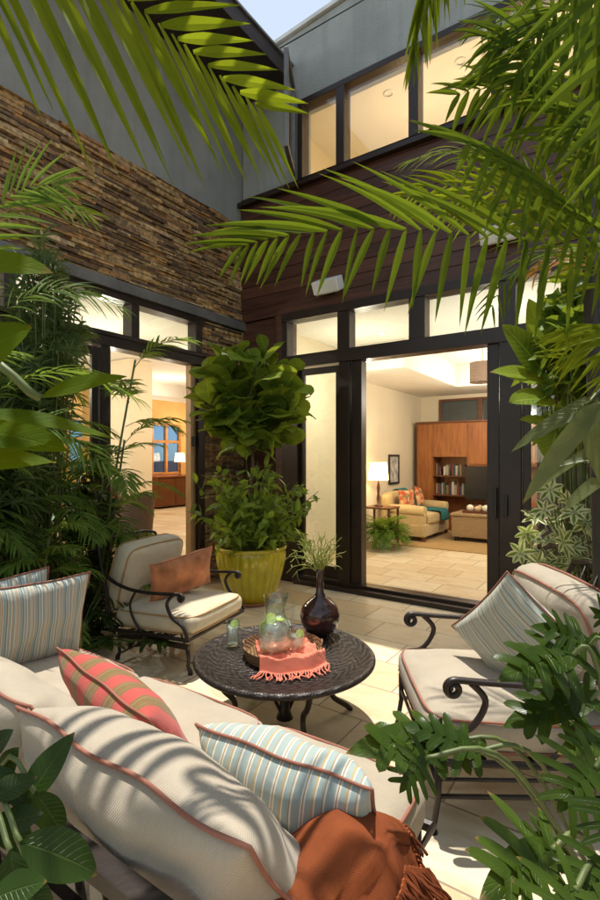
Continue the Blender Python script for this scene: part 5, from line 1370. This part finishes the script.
palm('areca palm at right whose long green frond stretches across the middle of the court', baseB, fr, L_palm,
     trunk=[baseB, at(662, 500, 1.9), at(664, 262, 1.85), at(668, 60, 1.9)], trunk_r=.04)
# second thin trunk visible at the right edge
baseC = at(606, 900, 2.6); baseC.z = 0
palm('slim dark-trunked palm at the right edge of the view', baseC,
 [dict(pts=[at(590, 60, 2.6), at(580, -20, 2.6), at(540, -90, 2.6), at(480, -110, 2.6)], n=18, la=.5, lb=.5, W=.04, droop=.8, normal=-FW, r=.008),
  dict(pts=[at(590, 80, 2.6), at(560, 30, 2.5), at(520, 10, 2.4), at(480, 30, 2.3)], n=14, la=.34, lb=.34, W=.032, droop=.8, normal=-FW + UP, r=.007)],
 L_palm, trunk=[baseC, at(600, 500, 2.6), at(590, 260, 2.6), at(588, 60, 2.6)], trunk_r=.045)
# palm at left edge, mid height, sunlit little fronds by the stone
baseD = V((.9, -4.5, 0))
palm('palm at the left edge with fronds against the stone band', baseD,
 [dict(pts=[at(-40, 300, 2.6), at(0, 220, 2.6), at(40, 200, 2.6), at(90, 215, 2.6)], n=18, la=.32, lb=.32, W=.025, droop=.5, normal=-FW + UP, r=.006, mat=L_palmy),
  dict(pts=[at(-60, 330, 2.4), at(-20, 230, 2.4), at(20, 190, 2.4), at(60, 185, 2.4)], n=16, la=.32, lb=.32, W=.03, droop=.3, normal=-FW, r=.006),
  dict(pts=[at(-40, 420, 2.8), at(20, 380, 2.9), at(80, 372, 3.0), at(140, 400, 3.1)], n=20, la=.34, lb=.34, W=.024, droop=.7, normal=UP, r=.006),
  dict(pts=[at(-40, 350, 2.8), at(20, 300, 2.9), at(70, 290, 3.0), at(125, 310, 3.1)], n=20, la=.28, lb=.28, W=.018, droop=.7, normal=-FW + UP, r=.005),
  dict(pts=[at(-60, 520, 2.6), at(0, 440, 2.7), at(60, 430, 2.8), at(110, 470, 2.9)], n=18, la=.30, lb=.30, W=.022, droop=.7, normal=-FW + UP, r=.005)],
 L_bamb, trunk=[baseD, baseD + V((0, .05, 1.2)), at(-40, 330, 2.6)], trunk_r=.03)
# ================================================================ light, sky, camera
w = bpy.data.worlds.new('World'); scene.world = w; w.use_nodes = True
nt = w.node_tree; nt.nodes.clear()
sky = nt.nodes.new('ShaderNodeTexSky'); sky.sky_type = 'NISHITA'; sky.sun_disc = False
SUN_EL = R(77); sd = V((FW.x, FW.y, 0)).normalized()
sky.sun_elevation = SUN_EL; sky.sun_rotation = math.atan2(sd.x, sd.y); sky.dust_density = .3; sky.ozone_density = 1.0
hs = nt.nodes.new('ShaderNodeHueSaturation'); hs.inputs['Saturation'].default_value = .75
ml = nt.nodes.new('ShaderNodeMix'); ml.data_type = 'RGBA'; ml.blend_type = 'MULTIPLY'; ml.inputs[0].default_value = 1; ml.inputs[7].default_value = (1.0, .93, .78, 1)
bg = nt.nodes.new('ShaderNodeBackground'); bg.inputs[1].default_value = .15
wo = nt.nodes.new('ShaderNodeOutputWorld'); nt.links.new(sky.outputs[0], hs.inputs['Color']); nt.links.new(hs.outputs[0], ml.inputs[6]); nt.links.new(ml.outputs[2], bg.inputs[0]); nt.links.new(bg.outputs[0], wo.inputs[0])
L = bpy.data.lights.new('sun', 'SUN'); L.energy = 3.3; L.angle = R(.53); L.color = (1, .95, .86)
so = bpy.data.objects.new('sun', L); COL.objects.link(so)
dirv = sd * math.cos(SUN_EL) + UP * math.sin(SUN_EL)
so.rotation_euler = dirv.to_track_quat('Z', 'Y').to_euler(); so.location = (3, -2, 9)
def area(name, loc, size, power, col, rot=(0, 0, 0)):
    l = bpy.data.lights.new(name, 'AREA'); l.shape = 'RECTANGLE'; l.size, l.size_y = size; l.energy = power; l.color = col
    o = bpy.data.objects.new(name, l); COL.objects.link(o); o.location = loc; o.rotation_euler = rot; return o
WARM = (1, .82, .58)
WARMW = (1, .89, .72)
def pointl(name, loc, power, col=(1, .72, .42), r_=.05):
    l = bpy.data.lights.new(name, 'POINT'); l.energy = power; l.color = col; l.shadow_soft_size = r_
    o = bpy.data.objects.new(name, l); COL.objects.link(o); o.location = loc
for x_ in (1.9, 3.3, 4.8, 6.4): pointl('upper_bulb', (x_, 1.3, 5.35), 20, (1, .70, .42), .05)
for p_ in ((1.2, 1.2), (3.2, 1.2), (5.4, 1.6), (2.6, 2.9), (3.6, 3.9), (2.3, 4.0)): pointl('ceiling_bulb', (p_[0], p_[1], 2.5 if p_[1] < 2 else 2.6), 27 if p_[1] < 2 else 22, WARMW, .04)
for p_ in ((-1.4, -3.0), (-1.6, -1.0), (-1.6, 1.2), (-4, -1), (-4, -3), (-4.4, 2.5), (-6.8, 3.4), (-6.8, 6)): pointl('ceiling_bulb', (p_[0], p_[1], 2.5), 33, WARMW, .04)
pointl('lamp_bulb', (.60, 2.98, 1.27), 12); pointl('lamp_bulb', (-7.45, 5.62, 1.52), 8)
cam = bpy.data.cameras.new('Camera'); co = bpy.data.objects.new('Camera', cam); COL.objects.link(co)
co.location = CAM; co.rotation_euler = (R(90), 0, math.atan2(-FW.x, FW.y))
cam.sensor_fit = 'VERTICAL'; cam.sensor_height = 36; cam.lens = 36 * F / 900; cam.shift_y = 7 / 900
cam.clip_end = 500; cam.clip_start = .05
scene.camera = co
vs = scene.view_settings
scene.display_settings.display_device = 'sRGB'
vs.view_transform = 'Standard'; vs.look = 'None'; vs.gamma = 1; vs.exposure = .93; vs.use_curve_mapping = False
scene.cycles.max_bounces = 8; scene.cycles.transparent_max_bounces = 24; scene.cycles.transmission_bounces = 6
scene.cycles.use_denoising = True
